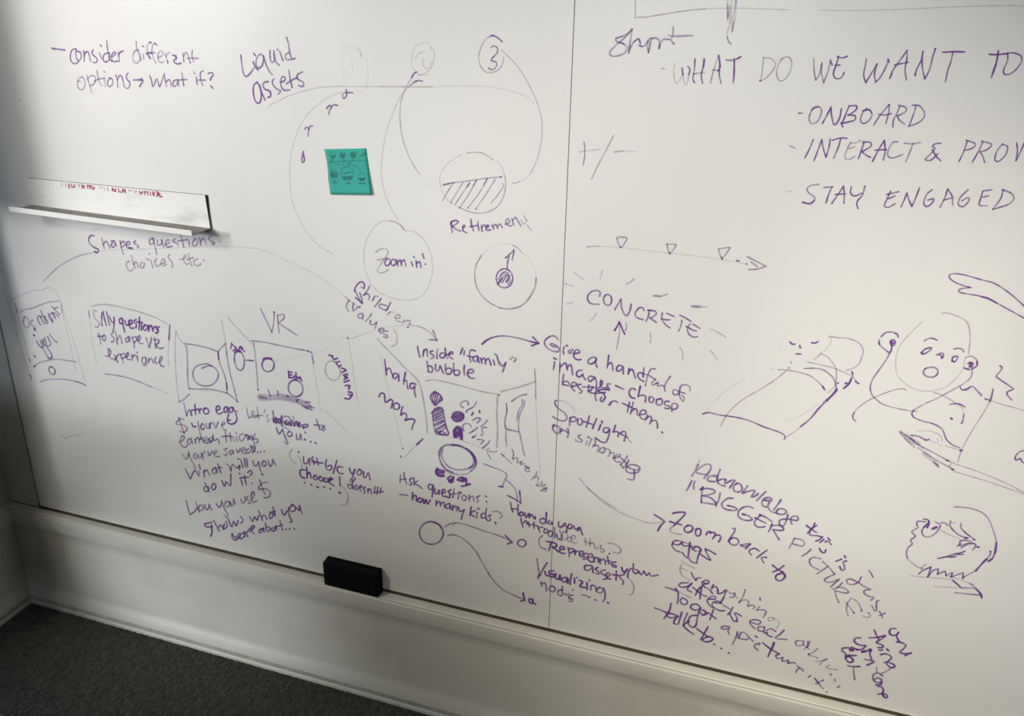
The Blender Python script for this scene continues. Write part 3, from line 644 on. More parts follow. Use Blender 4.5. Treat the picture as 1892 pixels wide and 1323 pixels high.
4 .68 1300 1170 1315 1200 1360 1200 1410 1170 1440 1190 1500 1255/1668 980 1688 995 1680 1020 1635 1075 1660 1100 1740 1155 1798 1197 1798 1197 1740 1220 1735 1245 1780 1298
3.2 .5 800 1205 780 1192 700 1200 600 1235 500 1275 415 1322
@1514 680
#D seated figure with folded arms and a pointed board, below the round face
3.6 .48 555 318 620 348 740 378 860 398 905 400/990 322 920 360 870 390
4.2 .62 870 390 855 425 880 460 960 492 1050 515 1130 560 1155 610 1175 660 1230 710 1300 738
3.4 .42 415 322 350 375 320 415/1605 195 1595 250 1575 310/1575 310 1520 410 1430 550 1360 670 1310 770 1280 870/1530 285 1600 305 1700 340 1800 365 1895 395
5 .5 1605 195 1590 270 1575 310
4.2 .7 320 415 308 440 315 475 335 490/1208 335 1250 330 1300 335 1345 360/1530 285 1560 292
3.6 .3 1055 228 1120 245 1190 280 1260 325/1290 345 1325 375 1335 430
4.8 .62 1335 430 1328 480 1315 512
5 .9 1215 466 1222 464 1226 472
3.2 .32 910 585 1000 580 1080 600 1130 640 1135 675/1030 675 1080 695 1100 680 1090 650/1110 710 1130 715/1165 720 1230 738 1310 762
4.4 .72 848 620 920 632 980 665 1015 660
5 .85 1300 760 1318 764/1175 852 1195 858/1225 935 1240 940
10 .32 750 590 810 645 880 700/920 700 860 660 800 620/960 790 1040 850 1085 890
3.8 .5 745 595 800 660 880 735/750 590 830 640 920 710 1050 780 1190 855/910 735 990 790 1080 850 1240 938/850 650 880 680/900 700 960 740
5 .6 1060 870 1100 912
3.2 .42 1200 860 1270 890 1420 940 1600 1010 1760 1080 1895 1155/1240 955 1400 1000 1560 1050 1720 1105 1895 1165/1215 880 1205 910
3.8 .75 1895 762 1850 775 1815 810 1808 840 1820 850 1860 835 1865 855 1890 878
3.2 .4 1245 1285 1290 1280 1370 1292 1460 1315
@320 720 6.006
#W long purple note reading Intro egg, $ you've earned things you've saved, what will you do w it, left
3.8 .55 118 145 135 220 150 290/150 290 165 240 190 225 205 280
4 .8 190 240 205 285/240 165 245 220 250 275/205 230 290 215/285 215 295 260/290 235 315 210/355 200 335 230 350 265 385 265 395 230 370 205 350 215/480 235 520 210 510 180 480 195 480 245 510 270 550 250/600 190 570 200 565 245 590 250 605 200 605 195 615 260 600 340/660 195 625 205 625 245 655 245 665 200/665 200 700 280 705 340 670 378 625 378 600 350 635 335/704 236 710 240
3.6 .58 60 310 80 360 100 430 125 485/120 330 80 325 40 360 35 385 100 390 150 415 150 450 115 475 75 460/205 370 220 410 250 410/275 350 285 420 300 490 310 550/325 375 305 405 325 440 350 420 340 385 320 380/365 370 375 425 400 420 410 380 425 370 410 380 412 430/425 358 430 378/450 365 470 425 500 360/540 395 575 375 560 355 540 385 555 440 590 445
3.8 .7 205 370 222 408 255 405/310 400 312 440 345 435/400 375 410 425
3.6 .58 60 580 110 560 125 520 95 515 80 570 95 620 130 640 160 620/205 540 165 555 160 600 190 600 205 555 220 600/240 545 255 600 245 560 280 530 290 590/290 560 320 530 330 585/345 570 380 550 370 525 345 545 350 590 385 590/430 530 395 545 390 585 420 585 440 540 440 490 450 560 470 560 495 545 515 600/580 460 585 520 590 580/545 520 640 510/630 480 640 570/635 530 665 520 675 570/700 520 710 570/780 490 745 500 735 545 760 570 790 540 805 500 830 560/850 510 830 530 840 550 870 510 875 520 895 580 910 650/910 490 870 560 890 545 935 550 940 580 915 590
4 .78 698 480 702 484/800 510 825 500 850 545/395 550 420 580 440 550
3.6 .58 100 710 130 760 150 770 175 710/170 690 200 780 230 830 250 870 240 880/240 710 225 745 250 765 270 735 250 710/280 720 290 760 310 750 320 700 335 770/345 680 350 705/385 680 400 730 435 680/450 710 490 690 475 670 450 700 470 740 515 740/600 650 565 665 595 695 590 730 565 720/650 670 625 690 635 720 660 700 665 670 675 710/700 660 720 700 745 650/760 685 800 660 785 640 755 670 775 705 810 705/840 650 810 680 830 705 860 680 870 630 885 700/860 620 905 640 900 680 880 695/850 620 900 660 905 690
4.2 .85 936 694 940 698/970 690 974 692/1010 682 1014 684
3.8 .66 135 880 160 930 190 990/190 990 240 900 290 965 290 965 285 900/290 830 300 880/340 895 345 970/340 920 370 890 405 950/470 860 435 890 445 930 475 920 475 870 490 920/495 820 510 870 530 925/495 870 535 860/590 820 620 850 640 900/640 900 660 830 705 870 740 840 735 890/725 765 720 770/750 775 775 865/790 760 800 860/815 765 825 855/885 790 900 840 930 840 945 800/950 800 970 900 1000 945 980 940/1010 790 985 820 1005 850 1030 830 1025 795 1000 790/1050 780 1075 850 1100 820 1100 770 1135 835
3.8 .7 395 1080 350 1075 345 1120 380 1130 400 1090/350 1030 375 1080 400 1135/445 1045 425 1080 440 1110 470 1095 470 1050 440 1040/540 1010 570 1070 590 1020 620 1060 640 1060/640 930 640 1050/755 1000 770 1060/740 980 840 970/790 950 810 1050/825 920 860 895 875 925 855 950/870 1035 875 1042
4.4 .88 735 928 739 932/722 768 727 770
@320 830 6.006
#W purple note reading How you use $ shows what you are about, above the baseboard
3.8 .62 145 570 165 650 185 720/190 725 240 690 265 650/250 580 270 640 295 700/300 620 280 660 310 680 340 650 320 620/350 610 365 670 395 650 400 610 420 670 435 665/475 600 500 640 520 640 540 590/535 570 565 650 605 730 590 760 565 730/590 580 570 615 600 640 630 610 605 575/630 580 650 630 670 600 670 550 690 610/750 550 770 600 800 570 800 530/830 520 815 560 850 570 855 600 835 600/870 560 905 500 885 470 865 530 885 590 930 570/960 340 990 430 1020 500/1050 370 1000 370 950 420 955 445 1030 440 1080 480 1060 530 1010 540
3.8 .74 430 810 390 820 350 830 365 860 420 870 430 930 415 965/415 965 430 930 430 840 420 870/450 790 480 850 510 910/500 870 530 840 560 890/570 830 555 870 580 880 600 840 585 800/610 770 650 860 670 800 700 850 720 790/750 750 775 780 765 810 745 820/850 750 880 800 905 750 930 790 950 730/945 680 975 740 990 790/985 750 1015 730 1040 780/1090 710 1065 730 1070 770 1100 750 1110 710/1105 640 1125 700 1130 740/1070 700 1130 690/1200 670 1230 730 1270 680/1280 650 1290 740 1320 800 1295 810/1330 620 1290 650 1310 690 1350 680 1350 630 1310 610/1370 650 1400 680 1400 620 1430 715
3.8 .74 655 940 690 980 740 930/655 935 655 980 690 1010 740 970/780 930 745 950 750 1000 790 960 785 910 800 970/805 920 830 970/820 920 860 870/850 910 890 880 900 850 870 860 875 910 900 940/990 880 955 900 960 930 995 900 1000 870 1010 915/1025 820 1035 900 1060 910 1075 870 1040 860/1110 870 1085 890 1105 910 1130 890 1140 850 1150 900/1185 790 1200 850 1215 900/1130 860 1215 840
4.4 .85 1250 886 1254 888/1292 884 1296 884/1345 884 1349 886
@320 720 6.006
#W note reading Let's look in, to you, under the wall sketch
3.6 .5 815 205 825 260 840 315/840 315 880 290 900 250 880 235 870 290 900 310 940 290/930 190 940 260 950 320/900 290 995 285/1015 225 1012 250/1050 280 1035 300 1065 330 1060 352 1040 350
4.6 .74 1105 240 1115 300 1115 360/1120 350 1140 310 1150 350 1135 375/1170 320 1155 350 1180 370 1195 340 1170 325/1205 290 1195 350 1210 400/1260 340 1240 370 1260 390 1290 360 1290 390/1320 340 1310 400/1340 350 1345 410 1370 350 1385 410 1400 360 1410 415/1430 390 1450 430/1440 420 1490 410 1490 385 1450 390
4 .5 1200 350 1230 300 1280 300 1300 330 1290 380/1180 330 1300 400/1200 400 1280 440/1330 295 1340 320
10 .34 1110 330 1180 360 1260 370 1320 380/1140 350 1230 370
3.8 .68 1145 420 1175 490 1215 440/1215 440 1240 520 1275 590 1260 605 1240 575/1290 460 1265 490 1290 520 1320 500 1310 470 1280 470/1370 490 1370 550 1400 545 1415 490 1425 560/1590 330 1610 390 1630 445/1565 390 1680 400/1670 410 1650 440 1670 455 1690 430 1670 410
4.4 .82 1460 550 1464 552/1525 576 1529 580/1578 588 1582 590/1465 470 1470 480
@500 740 6.006
#W note in brackets reading just b/c you choose, doesn't, lower middle
3.2 .42 240 540 215 580 215 630 250 680 285 695/310 615 330 660 350 720 345 750/790 950 830 990 860 1060 855 1120 830 1155 790 1160
4 .76 365 625 370 690 405 700 430 640 435 715/470 625 455 650 490 680 480 710/510 640 530 715/460 680 580 695/620 655 610 710 620 755 650 775 680 750 670 720 630 730/735 665 715 740 695 810/800 740 750 735 740 775 770 810 805 810/875 750 890 800 915 810 940 760/930 770 910 850 885 890 910 905 940 860/990 770 960 790 965 820 1000 820 1010 780 980 760/1030 790 1035 850 1060 850 1085 800 1105 880
4.2 .82 385 770 335 770 325 810 345 850 380 860/400 740 405 800 405 860/405 820 435 800 450 860/490 830 475 860 505 880 520 850 495 830/550 840 535 870 565 895 585 870 555 845/600 860 590 890 620 905 640 880 610 860/660 860 640 890 650 910/650 890 690 870 660 860 655 910 700 945/765 850 772 945
3.8 .66 900 940 860 930 865 970 895 975 915 940/910 880 905 940 915 980/945 940 930 970 955 990 970 960 950 940/985 970 1020 960 1000 940 985 980 1010 1010/1050 960 1030 980 1050 1010 1035 1030/1080 980 1080 1030/1080 1000 1110 980 1120 1040/1160 950 1150 1030/1190 960 1180 1045/1150 1020 1250 1010/1225 970 1215 1035
4.6 .85 310 570 314 572/375 908 380 912/448 932 455 936/515 958 530 964/592 958 596 962/660 976 668 980/760 1018 775 1028/376 434 380 438/442 454 448 458/496 468 502 472
@690 610 6.006
#W words Inside family bubble in purple, middle of the board
4.4 .72 490 180 500 240 515 300/560 220 550 290/555 240 590 210 600 290/660 230 630 240 640 265 670 280 660 310 635 315/705 240 705 315/790 250 745 260 740 300 780 305 800 260/795 200 805 260 820 315/820 270 880 260 875 240 845 250 840 290 880 320/990 200 965 265/1010 230 1005 275/1130 230 1085 220 1065 270 1080 350/1040 285 1110 300/1150 285 1110 300 1110 340 1145 345 1160 290 1170 360/1190 310 1205 370/1200 330 1235 310 1245 375/1245 340 1280 315 1305 390/1330 330 1345 385/1370 280 1395 385/1400 350 1430 400 1470 360/1470 360 1450 420 1432 465
4 .62 710 210 715 218/1350 265 1358 272/1515 310 1530 325/1540 295 1550 310/1575 310 1580 330 1560 350
4.8 .68 595 345 600 400 610 455/605 400 640 400 660 440 640 470 610 460/690 380 690 440 720 450 740 390 740 390 775 480/800 380 800 440 810 480 850 485 870 440 830 420 800 440/890 370 890 440 900 490 940 500 960 460 920 440 890 455/1010 390 1005 440 1010 500/1040 480 1110 465 1100 435 1060 440 1045 490 1075 530 1125 535
#W slanted words haha mom in the lower middle
4.4 .76 125 325 135 410 145 495/140 450 175 420 205 480 220 520/280 490 235 480 215 520 240 540 280 500 280 565/355 470 340 550 335 600/335 560 365 560 380 640 385 650/470 600 420 590 405 630 430 650 460 620 455 680 470 740/60 740 85 700 120 710 130 800 145 800/145 800 190 770 215 790 195 865/o255 845 34 36 0/325 850 310 900 305 945/305 940 350 920 370 960 350 1000/350 1000 420 985 460 1000 440 1050 425 1105
#D box sketch with two purple striped figures, egg labelled below
3.6 .42 40 95 120 180 250 310 350 420 440 500 490 555/580 565 660 552 780 570 900 600 1050 640 1200 680 1390 715
4.8 .38 495 560 525 640 550 750 570 870 590 1000 598 1135/1400 720 1380 730 1375 800 1370 950 1378 1100 1370 1300/1415 685 1500 660 1620 630 1700 605 1790 570
3.6 .5 1790 435 1795 520 1800 600 1800 750/1400 718 1390 725
2.6 .24 1800 750 1810 950 1820 1150 1840 1400 1850 1600/80 290 110 420 150 600 190 780 250 1000 290 1150 320 1310/700 1160 800 1175 900 1200 1060 1250 1200 1310 1300 1350
4 .62 1475 815 1480 900 1460 1000 1465 1080 1490 1100 1550 1115 1610 1130/1535 790 1590 750 1640 725 1700 712
5 .42 1475 1110 1470 1200 1480 1285
3.6 .5 1650 770 1650 830 1610 900 1590 1000/1678 780 1670 840 1635 910 1615 980 1610 1080 1630 1180 1650 1270 1665 1350 1680 1395
4.2 .72 680 680 640 720 635 760 660 810 685 835 740 790 765 770 740 720 700 690 680 680/680 690 655 760 665 800/700 690 675 780 680 820/720 710 695 790 690 830/745 740 715 800/755 760 740 780
4 .66 680 870 660 930 665 1020 680 1100 700 1150 830 1160 810 1080 790 980 770 880 740 855 680 870/680 930 760 870/660 900 740 870/665 960 770 890/680 980 700 960 770 900/670 1000 775 930/690 1010 780 960/670 1050 785 990/690 1060 790 1010/690 1100 795 1040/700 1130 720 1100 800 1060/720 1140 810 1080/740 1150 740 1120 800 1140
4.8 .66 640 920 720 870/690 1120 750 1150 810 1155
9 .66 900 960 920 925 960 925 985 955 960 990 915 990 900 965/920 960 960 950
5 .8 870 970 890 920 940 905 995 930 995 980 950 1010 900 1005 870 970/900 1190 890 1120 920 1075 960 1075 980 1120 985 1210
9 .78 905 1180 905 1110 940 1090 960 1120/925 1180 940 1130 960 1150 970 1200/960 1110 965 1170
#W slanted words clink clink beside the striped figures
3.6 .62 1050 830 1050 795 1010 785 970 810 965 835 1000 860/1145 795 1110 850 1040 890 1030 915/1100 1000 1150 975 1190 985 1150 1030/1265 1000 1230 1040 1190 1070/1255 1080 1215 1080 1205 1110 1220 1145/1085 1070 1060 1040 1010 1040 990 1080 1005 1120/1155 1080 1120 1110 1065 1145/1150 1215 1195 1215 1225 1230 1185 1265/1290 1225 1270 1260 1210 1310/1105 1190 1140 1165
4.6 .85 1108 915 1090 942/1175 895 1180 915/1200 1160 1203 1164/1100 1190 1112 1185
@720 780 6.006
3.4 .42 1110 290 1080 300 1085 340 1125 415/1100 320 1150 330 1195 322
#D bold purple double egg outline with the word Egg beneath
5 .64 690 250 610 260 560 310 550 380 570 450 620 520 700 560/690 255 760 260 860 300 930 360 960 430 950 490 900 545
3.6 .4 700 560 780 580 850 575 900 545/620 530 680 570 760 588
6 .62 700 250 780 265 880 320 930 380 945 440
4.6 .5 590 300 575 360 600 430 650 490 730 525 820 525 900 500 930 450 930 400 905 350/850 300 920 360 945 420 940 470 880 515
8 .85 525 530 520 560 550 590 600 595/530 520 560 540 600 545
4 .9 545 560 600 570/525 510 510 550 530 590 580 605
5.5 .85 680 600 645 620 660 645 705 625 705 600 700 650 675 670 660 660/o800 635 38 20 0/800 635 830 635/850 625 852 685/800 710 840 705 890 685/660 650 700 660/770 640 750 640
#W note reading Ask questions, how many kids
3.8 .7 120 590 115 670/160 560 165 620 190 685/115 640 180 630/250 620 220 640 240 670 240 700 215 690/270 620 270 700/310 650 280 680 330 710 360 738/110 802 200 812
4.4 .78 485 700 440 690 430 730 460 750 485 710 470 830/505 740 500 790 530 790 550 750 550 800/580 790 620 775 605 745 580 770 590 820 630 820/680 750 650 770 670 800 660 840 635 830
4 .62 715 740 700 840/670 800 770 790/770 800 760 850/820 810 800 840 825 870 855 840 830 810/880 810 885 870/885 840 925 820 935 880/985 830 960 840 985 870 970 890/1000 815 965 830
4.4 .85 770 775 795 785/1065 820 1072 826/1072 880 1080 886
4.6 .85 255 780 255 860/255 830 290 810 300 875/330 840 310 870 340 890 360 860 335 840/375 850 380 905 405 860 420 910 450 865
4 .76 520 870 515 925/520 900 555 880 565 930/565 910 600 885 610 945/665 900 625 920 630 955 660 950 670 910 680 970/700 920 700 980/700 950 735 930 745 985/760 940 780 990 830 970/830 970 810 1020 795 1075/905 940 890 1040/950 980 895 1010 940 1050/970 1000 965 1060/1060 1010 1020 1020 1020 1060 1055 1060/1075 960 1065 1020 1075 1080/1125 1030 1095 1040 1120 1070 1110 1095 1085 1090
3.6 .5 1145 990 1200 990 1240 1020 1250 1050 1220 1065
4.6 .88 982 955 992 962/1175 1110 1178 1125
#D circle with two long arrows curving down right, bottom middle
4 .7 o462 1230 132 126 10
4.4 .75 480 1108 540 1135 575 1180
@720 940
3.8 .55 590 150 590 150/510 165 560 140 620 130 700 145 800 180 900 215 1000 245 1110 292 1130 310
3.8 .55 540 250 580 240 640 255 720 310 800 400 870 520 950 650 1050 750 1150 800 1240 840
4.6 .76 1070 245 1110 290 1135 310 1135 310 1090 325/1235 780 1240 815 1250 845 1250 845 1210 855
4.2 .74 o1222 318 38 34 0
4.6 .84 1320 835 1290 835 1290 860 1315 875 1325 850 1310 835 1330 870 1350 885
#D thin bent arrow from the egg down to How do you
@720 780 6.006
3.8 .52 1045 462 1130 495 1210 525 1280 560 1300 590 1280 640 1250 715/1290 640 1350 690 1390 740 1410 800 1415 880
5 .85 1215 712 1255 718
4.4 .72 1312 815 1380 850 1450 895/1442 765 1455 900
3.2 .42 1240 352 1290 400 1350 455
2.2 .14 1350 455 1460 570 1540 670 1590 750
4.4 .5 1240 352 1270 380
#W small slanted words in thin purple below the box sketch
3.6 .55 1355 300 1375 350 1365 410/1370 410 1420 395 1415 450/1440 450 1460 435 1470 445 1445 470 1480 470 1500 455/1505 480 1540 500 1550 520 1500 490/1545 505 1500 520 1520 550 1555 540
3.4 .5 1635 545 1620 590 1570 640/1600 620 1640 600 1650 640/1640 660 1650 690 1620 700 1670 710/1690 660 1680 700 1730 690 1690 720/1740 720 1700 740 1745 740 1720 770 1680 750/1740 730 1670 765
#D loose oblique stroke beside the words haha mom
3 .3 170 390 240 310 300 250
5 .72 300 250 370 185
3.6 .75 145 290 150 296/120 375 132 390
@980 600 6.006
#W note reading Give a handful of images, choose best for them
4.2 .66 305 160 280 130 230 125 175 160 155 200 175 245 220 280 280 300 310 295 320 270 290 235 245 210 220 215 240 235 280 250
4.4 .76 375 245 365 290 370 325/440 280 420 300 445 320 470 270/485 320 545 310 540 285 505 280 480 320 490 370 530 390 560 385/730 370 690 360 645 390 640 420 680 435 725 400 735 370 725 420 740 470/870 340 860 410 850 480/855 450 890 420 910 450 915 510/1020 460 980 450 955 490 970 515 1010 500 1030 460 1030 545/1095 485 1085 550/1085 530 1130 495 1165 590/1245 540 1210 530 1190 560 1210 600 1260 630/1260 480 1250 580
4 .62 1385 490 1340 490 1310 540 1290 610 1275 680/1240 545 1310 560 1390 610/1390 610 1350 640 1360 670 1420 640 1410 680 1470 670 1480 690/1555 570 1520 620 1490 680 1495 735/1660 740 1600 720 1580 745 1600 780 1650 760 1650 740/1770 730 1770 690 1720 665 1670 680 1655 740 1655 790 1690 850 1710 820 1680 780/1640 740 1715 760
4.4 .76 270 410 255 500/330 430 325 520/330 470 390 425 410 500/410 470 450 445 470 555/570 505 530 510 510 550 540 580 590 545 580 560 610 610/710 580 660 570 640 600 660 630 700 600 720 590/720 590 735 650 725 710/725 710 770 690 800 650 785 615 775 670 800 700 850 690/885 655 850 660 870 700 880 725 830 720/945 675 1035 715
4.6 .8 1165 720 1130 705 1100 730 1100 780 1130 810 1160 815/1220 680 1205 750 1195 800/1200 790 1250 780 1280 800 1275 855/1320 800 1320 850 1355 860 1370 820 1340 800/1400 830 1400 880 1440 890 1465 860 1450 820 1410 830
4.4 .7 1540 850 1500 850 1490 890 1540 900 1540 930 1490 925/1570 960 1570 890 1590 870 1630 885 1630 920 1590 940 1565 930/370 550 360 610 355 665/355 640 400 625 430 650 430 675 360 660/450 690 510 670 505 645 470 640 455 690 490 735/560 660 520 670 545 710 575 740 545 760/650 670 640 745/580 690 700 690
4.6 .76 860 710 740 730 720 780 730 840/700 690 660 740 700 760 830 750/740 730 800 760 830 800 800 850 775 840 790 800/880 890 900 855 940 845 970 860
4.8 .45 870 890 880 870
4.2 .7 1020 870 1140 925/1100 860 1075 970/1140 860 1110 990/1115 970 1160 930 1185 950 1185 1000/1205 1000 1280 985 1275 950 1235 950 1210 1000 1240 1045 1280 1045/1300 1000 1275 1060/1290 1040 1330 1010 1345 1050 1325 1100/1340 1070 1390 1060 1410 1100 1410 1145
4.8 .85 400 228 412 236/260 368 285 382/1460 1190 1466 1196
#W note reading Spotlight on silhouettes
@980 720 6.006
3.2 .28 490 250 470 200 430 160 360 125 290 120
4.4 .6 290 120 272 130 275 160 310 210 370 250 405 300 390 340 340 345 280 320 250 300/415 430 425 480 410 530/345 430 330 490/340 460 380 450 415 480/270 385 245 400 255 450 290 485 320 470 325 425 290 400 255 410
5.6 .5 440 310 435 400
4.4 .76 440 325 470 300 500 310 510 340 470 355 440 345/530 320 525 375 555 390 580 360 560 320/655 290 640 350 620 415/590 350 690 385/735 320 710 380 690 430/780 385 765 430 755 450/870 425 820 425 810 465 850 475 880 440/880 440 870 510 840 580 790 580 730 540/945 395 930 440 915 470/915 470 960 465 980 480 970 520/1000 480 1040 460 1060 490 1040 570/1000 490 1080 530
3.4 .4 1060 520 1120 585
4 .56 560 500 530 515 545 540 575 560 560 580 510 570 500 555/630 570 615 610/680 545 660 590 645 625/720 530 720 590 690 640/700 620 750 620 760 650 740 690/820 640 780 650 770 690 800 700 830 670 810 645/830 650 880 670 880 720 860 740/880 700 930 700 920 750 920 760/920 760 990 740 1000 720 960 720 930 760 950 800 1000 800
4.4 .6 1075 735 1050 780 1000 830/990 740 1060 810 1060 830/1090 780 1070 830 1030 870/1000 830 1030 865/1060 850 1130 880 1180 890 1215 870 1190 845 1130 830 1080 850 1060 890 1090 920 1150 925 1200 910 1215 880/1150 890 1155 950 1140 1000 1080 990
4.8 .8 640 525 655 532/790 350 798 365
#D faint long arrow pointing to Zoom back to eggs
4.4 .34 550 985 600 1050 680 1130 780 1210 870 1270 950 1320
@920 900 6.006
#W note reading How do you introduce this, across the board seam
4.4 .76 140 170 150 230 165 275/150 245 190 240 230 250/225 195 220 250 225 310/255 275 235 300 255 320 285 300 265 275/300 285 310 340 345 290 350 340/345 330 375 305 400 350 415 320 415 355/490 350 465 365 480 400 515 400 530 370 500 345/540 280 535 350 545 405/570 370 560 400 590 410 600 380 600 410/675 385 675 440 720 430 735 405/745 400 765 450 760 510/790 410 775 450 810 460 825 430 800 410/840 430 860 470 910 445 885 485/910 450 925 490 940 530
4.2 .7 255 345 265 400 280 445/285 400 310 370 325 410/335 385 350 440/320 405 440 430/400 390 400 460/440 430 465 500/450 460 480 440 500 450/520 460 510 500 540 510 555 480 530 460/570 490 555 520 580 550 610 520 600 490 575 485/630 450 630 560/650 520 665 570 700 570 705 520/690 580 710 590
3.6 .5 715 520 720 580 765 570 775 530/800 550 770 570 780 600 815 600/820 570 860 570 855 540 825 540 810 580 840 620 880 615/765 490 690 500 690 460 740 430/970 565 975 640/960 600 1020 620/1025 570 1020 655/1020 630 1060 620 1075 680/1105 660 1095 695/1135 645 1150 650 1130 680 1170 690 1180 710 1160 725 1140 710/1220 620 1290 630 1350 670 1365 710 1330 735 1275 720
4.2 .78 1240 735 1236 742
#W note reading Represents your assets, Visualizing nodes, beside the seam near the baseboard
3.6 .6 495 540 460 570 455 620 480 670 535 690
4.8 .84 540 605 600 610 650 635 640 665 600 665/590 615 575 670 565 705/600 665 640 690 675 720/690 690 735 690 730 665 700 660 685 690 700 730 740 735
4.4 .74 780 670 790 730 790 770/785 690 830 680 840 710 800 730/855 700 855 750/855 730 880 710 905 720/910 745 945 740 940 710 910 720 905 760 940 770/990 735 960 740 955 770 985 785 975 800 945 795/1010 780 1050 770 1040 740 1005 750 1000 800 1030 830 1060 825/1060 770 1070 830/1065 800 1100 780 1120 840/1130 790 1140 850/1130 820 1180 800 1195 860/1215 770 1230 850/1195 820 1250 820/1310 830 1260 840 1260 860 1310 870 1310 890 1270 880
4.4 .76 1040 870 970 870 960 900 980 925 1030 910 1050 880 1055 950/1110 890 1080 910 1120 940 1115 965 1085 955/1190 920 1145 930 1150 960 1195 980 1210 1010 1170 1025/1205 1000 1245 975 1225 950 1200 970 1215 1010 1250 1020/1315 930 1310 1030/1270 970 1340 980/1400 970 1350 985 1360 1010 1390 1040 1385 1080/1375 890 1390 940 1440 910/1440 910 1400 960/1480 900 1450 940 1440 1000/1505 850 1500 930 1530 960 1560 930 1520 910/1560 930 1590 970 1620 930/1620 930 1650 980 1680 950 1700 985 1780 975
3.4 .45 1440 1000 1490 1060 1510 1120 1495 1180 1460 1195
4 .68 435 795 445 880 465 985/465 985 500 910 545 840
4.8 .82 445 980 450 1012/520 935 535 975 570 985/620 930 575 930 570 960 620 965 610 995 570 985/645 960 635 1005 670 1020 690 970 690 1030/760 1000 715 1010 715 1045 750 1050 775 1010 775 1065/820 960 805 1020 800 1080/850 1010 850 1065/905 1035 940 1050 910 1100 970 1115/990 1060 990 1135
4.2 .68 1030 1140 1040 1090 1080 1100 1090 1150/1130 1110 1100 1130 1105 1165 1150 1170 1165 1130 1130 1110/1175 1120 1190 1180 1185 1240 1165 1270/475 1050 490 1100/490 1070 520 1060 535 1100 540 1155/590 1095 570 1120 580 1150 620 1160 635 1120 600 1095/700 1140 670 1150 670 1190 710 1200 715 1100/740 1180 760 1200 790 1180/830 1195 790 1210 790 1235 830 1240 815 1270 790 1265
4.4 .84 540 840 545 846/875 1000 880 1006/1015 1030 1020 1036/830 1138 836 1140/1075 1248 1090 1252/1215 1278 1228 1286
3.8 .6 930 1195 980 1205 1010 1225 1025 1218
#D arrowhead and line ending before Zoom back to eggs
3.6 .36 985 0 1060 70 1160 160 1280 240 1420 310 1550 360 1660 395 1750 400 1830 380
4.6 .82 1735 305 1800 345 1852 382 1852 382 1805 430 1775 485
#W note reading Zoom back to eggs
@1180 840 6.006
4.8 .84 378 652 440 640 515 642 500 680 450 730 395 785/345 742 400 760 475 778
3.6 .5 395 785 355 820 350 850 400 875 475 885
4.8 .82 550 785 510 810 510 845 545 865 590 845 600 805 570 785 535 790/640 825 630 870 650 905 685 885 690 840 665 820 635 830/750 890 765 860 800 855 800 870/790 870 835 865 850 890 820 935/850 895 900 895 910 930 885 970
4.4 .72 1045 820 1070 820 1060 860 1020 920 995 965/1000 960 1040 925 1095 935 1110 975 1070 1005 1020 990 1000 950/1130 1005 1200 990 1245 990 1180 1020 1135 1010/1240 990 1215 1020 1185 1045/1335 1070 1290 1040 1230 1060 1230 1090 1255 1115/1425 1060 1370 1100 1310 1145/1420 1140 1370 1140 1365 1160 1390 1200
4.8 .8 1485 1225 1540 1270 1600 1310/1612 1230 1560 1270 1490 1302
@1180 1000 6.006
4.6 .78 1540 365 1590 355 1620 380 1600 425 1550 438 1520 410 1530 375 1570 360/1590 330 1625 370 1625 400
4.4 .76 380 20 370 50 410 100 460 120/385 30 440 40 490 10/430 -10 390 0 375 30/475 20 500 50 545 50 570 30/570 10 560 80 545 180 510 160 485 125/550 180 590 230 640 240/570 40 600 90 640 110/600 80 650 60 695 95 670 110/690 95 660 170 645 240/740 85 760 140 795 210 740 180 690 145/740 85 800 110 855 145
4.2 .56 430 -10 490 10 580 30/560 60 640 55 690 80
#W note reading Everything affects each other, to get a picture, talk to
3.4 .42 478 220 540 260 620 300/480 255 460 300 470 360 520 410 570 430/455 295 500 310 550 330/580 625 520 600 440 555
4.4 .76 585 350 610 400 635 435/635 435 650 410 690 405/705 455 770 470 775 440 730 435 705 470 730 510/830 480 810 530/810 510 860 505 880 540/880 540 880 580 930 570 950 545/970 540 950 610 925 660 905 680
3.8 .58 970 545 1030 580 1070 575 1050 620 1010 625/1185 535 1160 610 1110 680/1110 680 1170 650 1220 665 1210 720/1210 720 1260 710 1290 720 1270 750/1340 725 1310 765/1310 765 1380 760 1415 780 1385 845
3.2 .42 1440 880 1440 850 1500 850 1490 875 1440 885/1490 850 1560 900 1530 970/1060 600 1100 635
4.4 .76 550 460 470 465 445 490 480 510 560 495 590 465/590 465 550 510 545 540 590 565/700 500 660 540 630 600/600 510 700 590 750 610/760 470 710 490 690 560 680 640/300 510 350 525 420 550/410 520 440 580 430 690/480 630 460 660 490 700 540 690 530 650 490 630
4.4 .7 820 580 790 540 740 510/775 640 850 640 850 610 800 615 760 660 790 710 830 740/840 680 920 690 880 665 820 680 830 730 900 770 955 770/940 710 1010 750/1045 730 1020 780 990 815/1010 800 1050 880 1090 890/1140 830 1090 800 1060 800 1090 840 1090 890
4.6 .76 690 740 650 700 590 705 580 740 630 765 690 745/680 750 650 850 640 920 610 955 560 930 550 880 580 830 640 820/670 780 720 820 740 780 700 765/710 820 760 800 720 760/830 760 790 870/770 790 860 860/180 740 260 770 330 800/360 690 340 770 280 860/420 820 350 800 310 820 360 850 430 830/440 830 400 870 390 910 420 920/480 785 460 850 440 920/540 800 510 870 495 940/560 890 500 930 540 980 610 1030/560 880 530 900
